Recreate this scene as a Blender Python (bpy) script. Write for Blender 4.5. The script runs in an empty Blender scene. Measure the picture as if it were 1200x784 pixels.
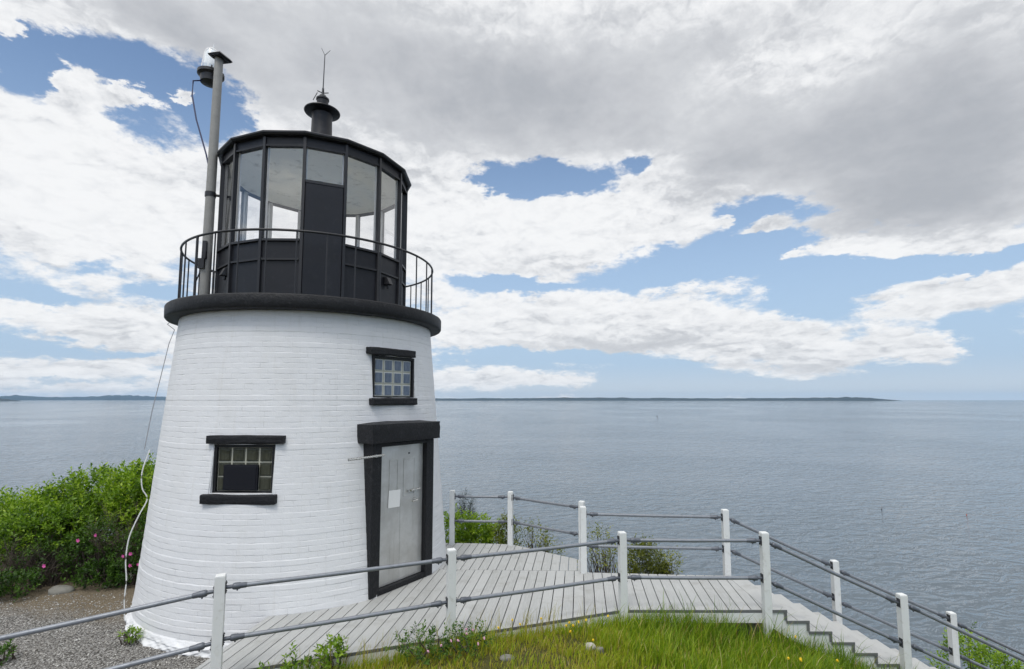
import bpy, math, random
import numpy as np
from mathutils import Vector, Matrix

scene = bpy.context.scene
COL = scene.collection
PI = math.pi
R_ = math.radians

# ------------------------------------------------------------------ camera
EYE = Vector((0.0, 0.0, 2.79))
cam = bpy.data.cameras.new("camera")
cam.sensor_width = 36.0
cam.lens = 36.0 * 602.0 / 1200.0
cam.shift_y = 21.4 / 1200.0
cam.clip_start = 0.05
cam.clip_end = 200000.0
cam_o = bpy.data.objects.new("camera", cam)
COL.objects.link(cam_o)
cam_o.location = EYE
cam_o.rotation_euler = (R_(90 + 5.19), 0, 0)
scene.camera = cam_o

# ------------------------------------------------------------------ exposure, sun, sky
vs = scene.view_settings
vs.view_transform = 'Standard'
vs.look = 'None'
vs.gamma = 1.0
vs.use_curve_mapping = False
vs.exposure = 0.0

SUN_EL, SUN_AZ = 60.0, 200.0           # azimuth clockwise from +Y: behind the camera
SUN_STRENGTH, SUN_ANGLE = 1.35, 14.0
SKY_STRENGTH = 0.15

sun = bpy.data.lights.new("sun", 'SUN')
sun.energy = SUN_STRENGTH
sun.angle = R_(SUN_ANGLE)
sun.color = (1.0, 0.96, 0.9)
sun_o = bpy.data.objects.new("sun", sun)
COL.objects.link(sun_o)
_s = Vector((math.sin(R_(SUN_AZ)) * math.cos(R_(SUN_EL)), math.cos(R_(SUN_AZ)) * math.cos(R_(SUN_EL)), math.sin(R_(SUN_EL))))
sun_o.rotation_euler = (-_s).to_track_quat('-Z', 'Y').to_euler()

# clouds: (azimuth, elevation, half width, half height, weight), radians, azimuth from +Y towards +X
COVER = [(-0.7779, 0.461, 0.0626, 0.0465, -1.3),
         (-0.6897, 0.4767, 0.0627, 0.0441, -1.2),
         (-0.592, 0.4712, 0.0722, 0.0476, -1.2),
         (-0.5146, 0.4594, 0.0527, 0.0441, -1.0),
         (-0.6404, 0.397, 0.0669, 0.0303, -0.9),
         (-0.8148, 0.477, 0.05, 0.0295, -0.6),
         (-0.7941, 0.4941, 0.0244, 0.0139, 2.0),
         (-0.7263, 0.4383, 0.0274, 0.0264, 2.4),
         (-0.6611, 0.4572, 0.0261, 0.0149, 2.2),
         (-0.6034, 0.4789, 0.0178, 0.0094, 2.0),
         (0.4794, 0.287, 0.0295, 0.0085, 1.3),
         (0.4033, 0.3116, 0.0202, 0.0087, 1.0),
         (0.5169, 0.242, 0.0205, 0.0071, 1.0),
         (-0.6965, 0.4228, 0.0308, 0.0183, 0.7),
         (-0.0258, 0.4132, 0.0687, 0.0194, -1.7),
         (0.0943, 0.4087, 0.1019, 0.0328, -1.9),
         (0.2402, 0.426, 0.026, 0.0173, -1.1),
         (0.0345, 0.4456, 0.0689, 0.0117, -0.4),
         (0.4466, 0.3231, 0.0834, 0.0284, -1.5),
         (0.505, 0.2649, 0.0912, 0.0423, -1.2),
         (0.3272, 0.2627, 0.1514, 0.0275, -1.2),
         (0.6066, 0.2048, 0.172, 0.0189, -1.5),
         (0.732, 0.2007, 0.0658, 0.0122, -1.1),
         (0.2642, 0.2283, 0.0943, 0.022, -0.9),
         (-0.0169, 0.2281, 0.1508, 0.0114, -1.2),
         (0.4141, 0.2169, 0.099, 0.0269, -0.7),
         (0.545, 0.1676, 0.0739, 0.0311, -1.0),
         (0.6011, 0.0999, 0.0683, 0.0411, -0.5),
         (0.7516, 0.0703, 0.0535, 0.0303, -0.9),
         (0.4481, 0.0193, 0.4203, 0.0134, -1.3),
         (0.0666, 0.0826, 0.1806, 0.0116, -0.9),
         (0.2598, 0.0447, 0.0929, 0.0224, -0.9),
         (0.7123, 0.0325, 0.1148, 0.0125, -0.9),
         (-0.7475, 0.1503, 0.0636, 0.0097, -0.9),
         (-0.644, 0.1729, 0.0486, 0.0106, -0.8),
         (-0.7079, 0.2024, 0.0343, 0.0075, -0.5),
         (-0.7336, 0.074, 0.0553, 0.0099, -0.5),
         (-0.7307, 0.0258, 0.0553, 0.0049, -0.35),
         (-0.6435, 0.0663, 0.0427, 0.0066, -0.4),
         (0.0, 0.1459, 0.1824, 0.0496, 0.9),
         (0.2307, 0.1501, 0.1734, 0.0419, 0.9),
         (0.3963, 0.1194, 0.1561, 0.0398, 0.9),
         (0.5411, 0.0853, 0.1227, 0.0256, 1.0),
         (0.6754, 0.0751, 0.0713, 0.013, 1.0),
         (0.4137, 0.2064, 0.099, 0.018, 1.0),
         (0.71, 0.1553, 0.0777, 0.0276, 1.2),
         (0.0, 0.0363, 0.1645, 0.0149, 1.1),
         (-0.727, 0.1193, 0.1036, 0.0174, 0.8),
         (-0.684, 0.0488, 0.0902, 0.0103, 0.7),
         (-0.7668, 0.0333, 0.0518, 0.0083, 0.6),
         (-0.6448, 0.0902, 0.0534, 0.0106, 0.6),
         (-0.7482, 0.0157, 0.0804, 0.0061, 0.5),
         (0.1643, 0.0212, 0.0805, 0.0065, 0.6),
         (0.6086, 0.2423, 0.0802, 0.0187, 1.2),
         (0.5383, 0.2879, 0.0566, 0.0192, 0.6),
         (0.7521, 0.2226, 0.0545, 0.0119, 0.7),
         (0.068, 0.3079, 0.2168, 0.0631, 0.7),
         (0.4731, 0.2979, 0.0338, 0.0099, 0.7),
         (-0.7276, 0.2826, 0.1056, 0.0837, 0.7),
         (-0.5428, 0.3752, 0.0758, 0.0524, 0.5)]
GRAY = [(-0.6279, 0.5586, 0.1046, 0.0376, 0.5),
         (-0.4552, 0.5103, 0.0986, 0.0436, 0.45),
         (-0.5519, 0.5358, 0.051, 0.0346, 0.4),
         (-0.6813, 0.1784, 0.1126, 0.0154, 0.25),
         (-0.3071, 0.5988, 0.3421, 0.0846, 0.9),
         (0.173, 0.5506, 0.328, 0.105, 0.8),
         (0.7151, 0.3936, 0.1805, 0.1029, 1.0),
         (0.6881, 0.2918, 0.1649, 0.0493, 0.8),
         (0.4508, 0.4198, 0.2229, 0.0669, 0.7),
         (-0.0695, 0.5157, 0.2049, 0.0687, 0.4),
         (0.6162, 0.5623, 0.2376, 0.0431, 0.4),
         (0.526, 0.5426, 0.1184, 0.0349, -0.6),
         (0.0682, 0.3392, 0.2336, 0.0467, -0.8),
         (-0.7292, 0.3065, 0.1153, 0.0945, -0.7),
         (0.6085, 0.2397, 0.1031, 0.0187, -0.9),
         (-0.0353, 0.6454, 0.1055, 0.03, -0.3),
         (0.2695, 0.4317, 0.096, 0.0284, -0.4),
         (-0.7335, 0.0715, 0.1299, 0.0222, 0.6),
         (-0.7421, 0.2112, 0.1114, 0.0169, 0.4),
         (0.0334, 0.0994, 0.2135, 0.0199, 0.6),
         (0.2611, 0.1009, 0.1396, 0.016, 0.45),
         (0.4631, 0.0592, 0.2122, 0.0134, 0.65),
         (0.7084, 0.1289, 0.0777, 0.0113, 0.5),
         (0.0338, 0.2507, 0.2002, 0.0129, 0.45),
         (-0.6919, 0.3526, 0.0615, 0.0167, 0.35),
         (0.7363, 0.2685, 0.0753, 0.0239, 0.3)]

# gaps and dark bases in the sky behind the camera, mirrored in the lantern panes
COVER += [(2.85, 0.42, 0.28, 0.14, -1.9), (-2.65, 0.52, 0.26, 0.14, -1.6), (2.15, 0.40, 0.30, 0.18, -1.6), (-2.05, 0.40, 0.28, 0.18, -1.6)]
GRAY += [(-3.0, 0.30, 0.35, 0.10, 1.1), (2.5, 0.60, 0.35, 0.12, 1.0), (1.7, 0.35, 0.4, 0.15, 0.8)]

world = bpy.data.worlds.new("World")
scene.world = world
world.use_nodes = True


class NT:
    """small helper to write node graphs"""
    def __init__(self, tree):
        self.t = tree
        self.t.nodes.clear()

    def n(self, kind, **kw):
        nd = self.t.nodes.new(kind)
        for k, v in kw.items():
            setattr(nd, k, v)
        return nd

    def put(self, sock, v):
        if v is None:
            return
        if isinstance(v, bpy.types.NodeSocket):
            self.t.links.new(v, sock)
        else:
            sock.default_value = v

    def m(self, op, a, b=None, c=None, clamp=False):
        nd = self.n('ShaderNodeMath', operation=op, use_clamp=clamp)
        for i, v in enumerate((a, b, c)):
            self.put(nd.inputs[i], v)
        return nd.outputs[0]

    def v(self, op, a, b=None, c=None):
        nd = self.n('ShaderNodeVectorMath', operation=op)
        for i, x in enumerate((a, b, c)):
            self.put(nd.inputs[i], x)
        return nd.outputs['Value'] if op in ('DOT_PRODUCT', 'LENGTH') else nd.outputs[0]

    def xyz(self, x, y, z):
        nd = self.n('ShaderNodeCombineXYZ')
        for i, q in enumerate((x, y, z)):
            self.put(nd.inputs[i], q)
        return nd.outputs[0]

    def sep(self, v):
        nd = self.n('ShaderNodeSeparateXYZ')
        self.put(nd.inputs[0], v)
        return nd.outputs

    def noise(self, vec, scale, detail=4.0, rough=0.5, dist=0.0, dims='3D', color=False, lac=2.0):
        nd = self.n('ShaderNodeTexNoise', noise_dimensions=dims)
        self.put(nd.inputs['Vector'], vec)
        self.put(nd.inputs['Scale'], scale)
        nd.inputs['Detail'].default_value = detail
        nd.inputs['Roughness'].default_value = rough
        nd.inputs['Lacunarity'].default_value = lac
        self.put(nd.inputs['Distortion'], dist)
        return nd.outputs['Color'] if color else nd.outputs[0]

    def ramp(self, fac, stops, interp='LINEAR'):
        nd = self.n('ShaderNodeValToRGB')
        cr = nd.color_ramp
        cr.interpolation = interp
        while len(cr.elements) > 1:
            cr.elements.remove(cr.elements[-1])
        for i, (p, c) in enumerate(stops):
            e = cr.elements[0] if i == 0 else cr.elements.new(p)
            e.position = p
            e.color = (c, c, c, 1) if isinstance(c, (int, float)) else (*c, 1)
        self.put(nd.inputs[0], fac)
        return nd.outputs[0]

    def billow(self, vec, scale, detail=3.0, rough=0.55):
        nd = self.n('ShaderNodeTexVoronoi', feature='SMOOTH_F1', voronoi_dimensions='2D', normalize=True)
        self.put(nd.inputs['Vector'], vec)
        nd.inputs['Scale'].default_value = scale
        nd.inputs['Detail'].default_value = detail
        nd.inputs['Roughness'].default_value = rough
        nd.inputs['Lacunarity'].default_value = 2.3
        nd.inputs['Smoothness'].default_value = 0.55
        return nd.outputs['Distance']

    def smooth(self, x, a, b, lo=0.0, hi=1.0):
        nd = self.n('ShaderNodeMapRange', interpolation_type='SMOOTHSTEP')
        self.put(nd.inputs['Value'], x)
        for k, q in (('From Min', a), ('From Max', b), ('To Min', lo), ('To Max', hi)):
            self.put(nd.inputs[k], q)
        return nd.outputs[0]

    def mix(self, fac, a, b, mode='MIX'):
        nd = self.n('ShaderNodeMix', data_type='RGBA', blend_type=mode)
        self.put(nd.inputs[0], fac)
        for i, q in ((6, a), (7, b)):
            if isinstance(q, tuple) and len(q) == 3:
                q = (*q, 1)
            self.put(nd.inputs[i], q)
        return nd.outputs[2]


def build_sky():
    t = NT(world.node_tree)
    d = t.v('NORMALIZE', t.n('ShaderNodeTexCoord').outputs['Generated'])
    x, y, z = t.sep(d)
    az = t.m('ARCTAN2', x, y)
    el = t.m('ARCSINE', z)
    elc = t.m('MAXIMUM', el, 0.0)
    # noise spaces: one like a flat layer seen in perspective, one plain angular
    den = t.m('ADD', elc, 0.26)
    layer = t.xyz(t.m('MULTIPLY', az, 2.5), t.m('ADD', t.m('MULTIPLY', t.m('LOGARITHM', den, 2.718), 1.7), t.m('MULTIPLY', elc, 2.0)), t.m('MULTIPLY', az, 0.4))
    ang = t.xyz(az, t.m('MULTIPLY', el, 1.7), 0.0)
    n_big = t.noise(layer, 1.7, 8.0, 0.55, 0.1)
    n_fine = t.noise(layer, 5.5, 10.0, 0.66, 0.15)
    n_lit = t.noise(t.v('ADD', layer, (0.02, 0.06, 0.0)), 5.5, 6.0, 0.58, 0.15)
    n_lit0 = t.noise(layer, 5.5, 6.0, 0.58, 0.15)
    lw_ = t.v('ADD', layer, t.v('MULTIPLY', t.v('SUBTRACT', t.noise(layer, 4.0, 8.0, 0.6, color=True), (0.5, 0.5, 0.5)), (0.34, 0.34, 0.0)))
    bil = t.billow(lw_, 5.0)
    bil2 = t.billow(t.v('ADD', lw_, (0.012, 0.05, 0.0)), 5.0)
    wv = t.noise(t.xyz(az, t.m('MULTIPLY', el, 2.2), 0.7), 6.0, 9.0, 0.66, 0.0, color=True)
    warp = t.v('MULTIPLY', t.v('SUBTRACT', wv, (0.5, 0.5, 0.5)), (0.24, 0.10, 0.0))
    p = t.v('ADD', t.xyz(az, el, 0.0), warp)

    def blobs(lst, start):
        acc = start
        for a, e, ra, re, w in lst:
            k = (1 / (ra * 1.05), 1 / (re * 1.05), 0.0)
            q = t.v('MULTIPLY_ADD', p, k, (-a * k[0], -e * k[1], 0.0))
            g = t.m('EXPONENT', t.m('MULTIPLY', t.v('DOT_PRODUCT', q, q), -1.0))
            acc = t.m('MULTIPLY_ADD', g, w, acc)
        return acc

    high = t.smooth(el, 0.16, 0.34)
    base = t.m('ADD', 0.02, t.m('MULTIPLY', high, 0.75))
    dens = blobs(COVER, base)
    dens = t.m('ADD', dens, t.m('MULTIPLY', t.m('SUBTRACT', n_big, 0.5), 1.3))
    dens = t.m('ADD', dens, t.m('MULTIPLY', t.m('SUBTRACT', n_fine, 0.5), 1.7))
    dens = t.m('ADD', dens, t.m('MULTIPLY', t.m('SUBTRACT', 0.42, bil), 0.9))
    cov = t.smooth(dens, -0.08, 0.46)
    # thin haze whitening of the blue near the horizon comes with the sky itself
    gray0 = blobs(GRAY, t.m('MULTIPLY', high, 0.10))
    calm = t.smooth(gray0, 0.1, 0.9, 1.0, 0.22)              # flat bases carry little fine texture
    gray = gray0
    gray = t.m('ADD', gray, t.m('MULTIPLY', t.m('SUBTRACT', n_big, 0.5), 1.2))
    gray = t.m('ADD', gray, t.m('MULTIPLY', calm, t.m('ADD', t.m('MULTIPLY', t.m('SUBTRACT', n_lit, n_lit0), 1.2), t.m('MULTIPLY', t.m('SUBTRACT', bil2, bil), -2.4))))
    gray = t.m('ADD', gray, t.m('MULTIPLY', t.smooth(dens, 0.3, 1.6), 0.25))
    sh = t.smooth(gray, -0.35, 1.75)
    tex = t.m('MULTIPLY', t.m('SUBTRACT', t.noise(layer, 13.0, 7.0, 0.62, 0.1), 0.5), 0.62)
    sh = t.m('ADD', sh, t.m('MULTIPLY', tex, calm))
    ccol = t.ramp(sh, [(0.0, (0.95, 0.955, 0.96)), (0.25, (0.84, 0.85, 0.865)), (0.55, (0.655, 0.67, 0.695)), (0.8, (0.555, 0.57, 0.60)), (1.0, (0.45, 0.47, 0.505))])
    sky = t.n('ShaderNodeTexSky', sky_type='NISHITA')
    sky.sun_disc = False
    sky.sun_elevation = R_(SUN_EL)
    sky.sun_rotation = R_(SUN_AZ)
    sky.altitude = 20.0
    sky.air_density = 1.0
    sky.dust_density = 0.05
    sky.ozone_density = 1.0
    # pale moisture low over the sea
    low = t.smooth(el, -0.02, 0.58, 0.95, 0.0)
    very_low = t.smooth(el, -0.02, 0.075, 0.95, 0.0)
    b1 = t.n('ShaderNodeBackground')
    t.put(b1.inputs[0], t.mix(very_low, t.mix(low, sky.outputs[0], (2.75, 3.7, 4.95)), (4.7, 5.1, 5.35)))
    b1.inputs[1].default_value = SKY_STRENGTH
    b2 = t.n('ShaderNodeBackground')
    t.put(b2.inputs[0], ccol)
    sd = t.v('DOT_PRODUCT', d, tuple(_s))                     # unseen cloud round the sun brightened (forward scatter) to light tower and plants
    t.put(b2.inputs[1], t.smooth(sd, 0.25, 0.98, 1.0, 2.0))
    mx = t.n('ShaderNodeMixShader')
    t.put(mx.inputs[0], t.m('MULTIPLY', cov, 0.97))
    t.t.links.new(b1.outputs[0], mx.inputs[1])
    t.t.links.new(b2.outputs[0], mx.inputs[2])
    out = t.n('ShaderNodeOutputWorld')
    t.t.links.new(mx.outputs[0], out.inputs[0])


build_sky()
world.cycles.sampling_method = 'MANUAL'
world.cycles.sample_map_resolution = 512
scene.cycles.use_denoising = True
scene.cycles.max_bounces = 8
scene.cycles.transparent_max_bounces = 24
scene.cycles.volume_bounces = 0
scene.cycles.sample_clamp_indirect = 6.0

# ------------------------------------------------------------------ helpers
class MB:
    """collects shapes; build() links them as ONE mesh object"""
    def __init__(self):
        self.v, self.f, self.uv = [], [], None

    def add(self, vs_, fs):
        o = len(self.v)
        self.v += [tuple(q) for q in vs_]
        self.f += [tuple(i + o for i in f) for f in fs]
        return self

    def box(self, c, s, rz=0.0, mat=None):
        hx, hy, hz = s[0] / 2, s[1] / 2, s[2] / 2
        P = [Vector((a * hx, b * hy, g * hz)) for a in (-1, 1) for b in (-1, 1) for g in (-1, 1)]
        M = mat if mat is not None else Matrix.Translation(c) @ Matrix.Rotation(rz, 4, 'Z')
        return self.add([M @ q for q in P], [(0, 1, 3, 2), (4, 6, 7, 5), (0, 4, 5, 1), (2, 3, 7, 6), (0, 2, 6, 4), (1, 5, 7, 3)])

    def hexa(self, bottom, top):
        """4 bottom + 4 top corners, counter-clockwise from above"""
        return self.add(list(bottom) + list(top), [(3, 2, 1, 0), (4, 5, 6, 7), (0, 1, 5, 4), (1, 2, 6, 5), (2, 3, 7, 6), (3, 0, 4, 7)])

    def tube(self, p0, p1, r0, r1=None, n=14, caps=True):
        r1 = r0 if r1 is None else r1
        p0, p1 = Vector(p0), Vector(p1)
        q = (p1 - p0).to_track_quat('Z', 'Y')
        a = []
        for p, r in ((p0, r0), (p1, r1)):
            a += [p + q @ Vector((r * math.cos(2 * PI * k / n), r * math.sin(2 * PI * k / n), 0)) for k in range(n)]
        f = [(k, (k + 1) % n, n + (k + 1) % n, n + k) for k in range(n)]
        if caps:
            f += [tuple(range(n - 1, -1, -1)), tuple(range(n, 2 * n))]
        return self.add(a, f)

    def path(self, pts, r, n=8):
        pts = [Vector(p) for p in pts]
        rings = []
        for i, p in enumerate(pts):
            t = (pts[min(i + 1, len(pts) - 1)] - pts[max(i - 1, 0)]).normalized()
            q = t.to_track_quat('Z', 'Y')
            rr = r[i] if isinstance(r, (list, tuple)) else r
            rings.append([p + q @ Vector((rr * math.cos(2 * PI * k / n), rr * math.sin(2 * PI * k / n), 0)) for k in range(n)])
        v = [q for g in rings for q in g]
        f = [(i * n + k, i * n + (k + 1) % n, (i + 1) * n + (k + 1) % n, (i + 1) * n + k) for i in range(len(pts) - 1) for k in range(n)]
        f += [tuple(range(n - 1, -1, -1)), tuple(range((len(pts) - 1) * n, len(pts) * n))]
        return self.add(v, f)

    def lathe(self, c, prof, n=48, a0=0.0, closed=False):
        """profile [(r, z)...] bottom to top, outside"""
        v, f = [], []
        m = len(prof)
        for r, z in prof:
            v += [(c[0] + r * math.cos(a0 + 2 * PI * k / n), c[1] + r * math.sin(a0 + 2 * PI * k / n), c[2] + z) for k in range(n)]
        for i in range(m - 1 + (1 if closed else 0)):
            j = (i + 1) % m
            f += [(i * n + k, i * n + (k + 1) % n, j * n + (k + 1) % n, j * n + k) for k in range(n)]
        if not closed:
            f += [tuple(range(n - 1, -1, -1)), tuple(range((m - 1) * n, m * n))]
        return self.add(v, f)

    def prism(self, poly, z0, z1):
        n = len(poly)
        v = [(p[0], p[1], z0) for p in poly] + [(p[0], p[1], z1) for p in poly]
        f = [tuple(range(n - 1, -1, -1)), tuple(range(n, 2 * n))] + [(k, (k + 1) % n, n + (k + 1) % n, n + k) for k in range(n)]
        return self.add(v, f)

    def build(self, name, mat, parent=None, smooth=None, bevel=0.0, seg=2):
        me = bpy.data.meshes.new(name)
        me.from_pydata(self.v, [], self.f)
        me.validate()
        me.update()
        return link(name, me, mat, parent, smooth, bevel, seg)


def link(name, me, mat, parent=None, smooth=None, bevel=0.0, seg=2):
    if mat is not None:
        me.materials.append(mat)
    o = bpy.data.objects.new(name, me)
    COL.objects.link(o)
    if parent is not None:
        o.parent = parent
        if parent.type == 'EMPTY':
            o.matrix_parent_inverse = Matrix.Translation(-parent.location)
    if smooth is not None:
        me.shade_smooth()
        if smooth < 179:
            me.set_sharp_from_angle(angle=R_(smooth))
    if bevel:
        b = o.modifiers.new("bevel", 'BEVEL')
        b.width = bevel
        b.segments = seg
        b.limit_method = 'ANGLE'
        b.angle_limit = R_(40)
    return o


def tag(o, label, cat, group=None):
    o['label'] = label
    o['category'] = cat
    if group:
        o['group'] = group
    return o


def thing(name, label, cat, loc, group=None):
    o = bpy.data.objects.new(name, None)
    o.empty_display_size = 0.2
    COL.objects.link(o)
    o.location = loc
    return tag(o, label, cat, group)


def np_mesh(name, V, F, k, tint=None):
    """mesh from numpy arrays; F is (m, k)"""
    me = bpy.data.meshes.new(name)
    m = len(F)
    me.vertices.add(len(V))
    me.vertices.foreach_set('co', np.asarray(V, dtype=np.float32).ravel())
    me.loops.add(m * k)
    me.loops.foreach_set('vertex_index', np.asarray(F, dtype=np.int32).ravel())
    me.polygons.add(m)
    me.polygons.foreach_set('loop_start', np.arange(0, m * k, k, dtype=np.int32))
    me.polygons.foreach_set('loop_total', np.full(m, k, dtype=np.int32))
    if tint is not None:
        a = me.attributes.new('tint', 'FLOAT', 'POINT')
        a.data.foreach_set('value', np.asarray(tint, dtype=np.float32))
    me.update()
    me.validate()
    return me


# ------------------------------------------------------------------ materials
def new_mat(name):
    m = bpy.data.materials.new(name)
    m.use_nodes = True
    t = NT(m.node_tree)
    out = t.n('ShaderNodeOutputMaterial')
    b = t.n('ShaderNodeBsdfPrincipled')
    t.t.links.new(b.outputs[0], out.inputs[0])
    return m, t, b, out


def bump(t, b, h, strength=1.0, dist=0.01, normal=None):
    nd = t.n('ShaderNodeBump')
    nd.inputs['Strength'].default_value = strength
    nd.inputs['Distance'].default_value = dist
    t.put(nd.inputs['Height'], h)
    if normal is not None:
        t.put(nd.inputs['Normal'], normal)
    if b is not None:
        t.put(b.inputs['Normal'], nd.outputs[0])
    return nd.outputs[0]


def pos(t):
    return t.n('ShaderNodeNewGeometry').outputs['Position']


def paint(name, col, rough=0.5, var=0.08, scale=6.0, bump_d=0.0015, bump_s=40.0, metal=0.0, dirt=None, dirt_amt=0.0, spec=0.5):
    m, t, b, out = new_mat(name)
    b.inputs['Specular IOR Level'].default_value = spec
    p = pos(t)
    n1 = t.noise(p, scale, 6.0, 0.6)
    c = t.mix(n1, tuple(q * (1 - var) for q in col), tuple(min(1, q * (1 + var)) for q in col))
    if dirt is not None:
        n2 = t.smooth(t.noise(p, scale * 1.7, 9.0, 0.68), 0.52, 0.74)
        c = t.mix(t.m('MULTIPLY', n2, dirt_amt), c, dirt)
    t.put(b.inputs['Base Color'], c)
    b.inputs['Metallic'].default_value = metal
    t.put(b.inputs['Roughness'], t.m('ADD', rough - 0.1, t.m('MULTIPLY', t.noise(p, scale * 3, 4.0), 0.2)))
    if bump_d:
        bump(t, b, t.noise(p, bump_s, 5.0, 0.6), 1.0, bump_d)
    return m


M = {}
M['black'] = paint('black_paint', (0.013, 0.0135, 0.0175), 0.42, 0.25, 5.0, 0.0012, 30.0, dirt=(0.05, 0.05, 0.055), dirt_amt=0.25, spec=0.35)
M['black_stone'] = paint('black_painted_stone', (0.010, 0.0105, 0.0125), 0.55, 0.3, 9.0, 0.010, 34.0, dirt=(0.06, 0.06, 0.065), dirt_amt=0.35, spec=0.3)
M['black_iron'] = paint('black_iron', (0.016, 0.016, 0.019), 0.45, 0.2, 12.0, 0.001, 60.0)
M['rail_pipe'] = paint('grey_pipe', (0.21, 0.225, 0.25), 0.42, 0.25, 14.0, 0.0008, 80.0, metal=0.35, dirt=(0.07, 0.075, 0.085), dirt_amt=0.5)
M['coupling'] = paint('dark_pipe_fitting', (0.11, 0.12, 0.14), 0.45, 0.25, 25.0, 0.001, 60.0, metal=0.4)
M['bracket'] = paint('dark_flange', (0.03, 0.032, 0.037), 0.5, 0.25, 25.0, 0.001, 60.0)
M['white_post'] = paint('white_post_paint', (0.66, 0.67, 0.66), 0.5, 0.05, 7.0, 0.0012, 35.0, dirt=(0.40, 0.39, 0.34), dirt_amt=0.5)
M['mast'] = paint('weathered_grey_pole', (0.27, 0.265, 0.25), 0.6, 0.2, 9.0, 0.001, 50.0, dirt=(0.16, 0.15, 0.13), dirt_amt=0.5)
M['ceiling'] = paint('off_white_ceiling', (0.86, 0.85, 0.79), 0.6, 0.06, 3.0, 0.001, 20.0, dirt=(0.3, 0.28, 0.22), dirt_amt=0.6)
M['mullion_in'] = paint('pale_inner_frame', (0.6, 0.6, 0.6), 0.5, 0.06)
M['cable'] = paint('white_cable', (0.7, 0.7, 0.68), 0.4, 0.05)
M['wire'] = paint('grey_wire', (0.3, 0.31, 0.33), 0.4, 0.05)
M['blue_cable'] = paint('dark_blue_cable', (0.025, 0.035, 0.1), 0.4, 0.05)
M['paper'] = paint('white_notice', (0.78, 0.78, 0.76), 0.6, 0.03)
M['steel'] = paint('bright_steel', (0.55, 0.55, 0.53), 0.28, 0.1, 20.0, 0.0, metal=0.9)
M['mortar'] = paint('cream_mortar', (0.46, 0.45, 0.37), 0.7, 0.15, 15.0)
M['stone'] = paint('field_stone', (0.17, 0.165, 0.145), 0.85, 0.35, 8.0, 0.01, 18.0, dirt=(0.12, 0.12, 0.09), dirt_amt=0.6)
M['pale_stone'] = paint('pale_stone', (0.42, 0.4, 0.36), 0.85, 0.3, 14.0, 0.008, 30.0, dirt=(0.2, 0.18, 0.13), dirt_amt=0.6)
M['yellow'] = paint('yellow_petal', (0.75, 0.52, 0.01), 0.6, 0.1)
M['pink'] = paint('pink_petal', (0.62, 0.10, 0.34), 0.6, 0.15)
M['clover'] = paint('pale_pink_clover', (0.62, 0.34, 0.45), 0.7, 0.15)
M['red'] = paint('orange_buoy_paint', (0.5, 0.08, 0.02), 0.4, 0.1)
M['dark_buoy'] = paint('dark_buoy_paint', (0.03, 0.035, 0.05), 0.4, 0.1)
M['under'] = paint('dark_timber', (0.16, 0.155, 0.145), 0.8, 0.2)


def brick_material():
    m, t, b, out = new_mat('white_painted_brick')
    uv = t.n('ShaderNodeUVMap', uv_map='UVMap').outputs[0]
    p = pos(t)
    wob = t.v('MULTIPLY', t.v('SUBTRACT', t.noise(p, 5.0, 3.0, color=True), (0.5, 0.5, 0.5)), (0.03, 0.016, 0.0))
    uvw = t.v('ADD', uv, wob)
    br = t.n('ShaderNodeTexBrick')
    t.put(br.inputs['Vector'], uvw)
    br.inputs['Scale'].default_value = 1.0
    br.inputs['Brick Width'].default_value = 0.215
    br.inputs['Row Height'].default_value = 0.075
    br.inputs['Mortar Size'].default_value = 0.006
    br.inputs['Mortar Smooth'].default_value = 0.6
    br.inputs['Bias'].default_value = -0.1
    br.inputs['Color1'].default_value = (0.2, 0.2, 0.2, 1)
    br.inputs['Color2'].default_value = (0.8, 0.8, 0.8, 1)
    br.inputs['Mortar'].default_value = (0.5, 0.5, 0.5, 1)
    fill = t.smooth(t.noise(p, 7.0, 6.0, 0.68), 0.42, 0.72)        # thick paint hides most joints
    joint = t.m('MULTIPLY', br.outputs['Fac'], fill)
    n_s = t.noise(p, 55.0, 5.0, 0.6)
    n_m = t.noise(p, 13.0, 5.0, 0.6)
    h = t.m('ADD', t.m('MULTIPLY', joint, -0.55), t.m('MULTIPLY', n_s, 0.28))
    h = t.m('ADD', h, t.m('MULTIPLY', n_m, 0.5))
    h = t.m('ADD', h, t.m('MULTIPLY', t.sep(br.outputs['Color'])[0], 0.22))
    bump(t, b, h, 0.9, 0.0065)
    chips = t.smooth(t.noise(p, 24.0, 6.0, 0.7), 0.715, 0.735)
    grime = t.smooth(t.noise(t.v('MULTIPLY', p, (1.0, 1.0, 0.35)), 2.2, 8.0, 0.65), 0.45, 0.78)
    c = t.mix(t.noise(p, 3.0, 6.0, 0.6), (0.665, 0.67, 0.68), (0.74, 0.745, 0.753))
    c = t.mix(t.m('MULTIPLY', grime, 0.22), c, (0.56, 0.55, 0.51))
    c = t.mix(t.m('MULTIPLY', joint, 0.3), c, (0.40, 0.40, 0.40))
    strk = t.smooth(t.noise(t.v('MULTIPLY', p, (7.0, 7.0, 0.45)), 1.6, 6.0, 0.6), 0.54, 0.75)
    c = t.mix(t.m('MULTIPLY', strk, 0.16), c, (0.45, 0.42, 0.36))
    c = t.mix(t.m('MULTIPLY', chips, 0.8), c, (0.34, 0.33, 0.31))
    t.put(b.inputs['Base Color'], c)
    b.inputs['Roughness'].default_value = 0.55
    return m


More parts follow.
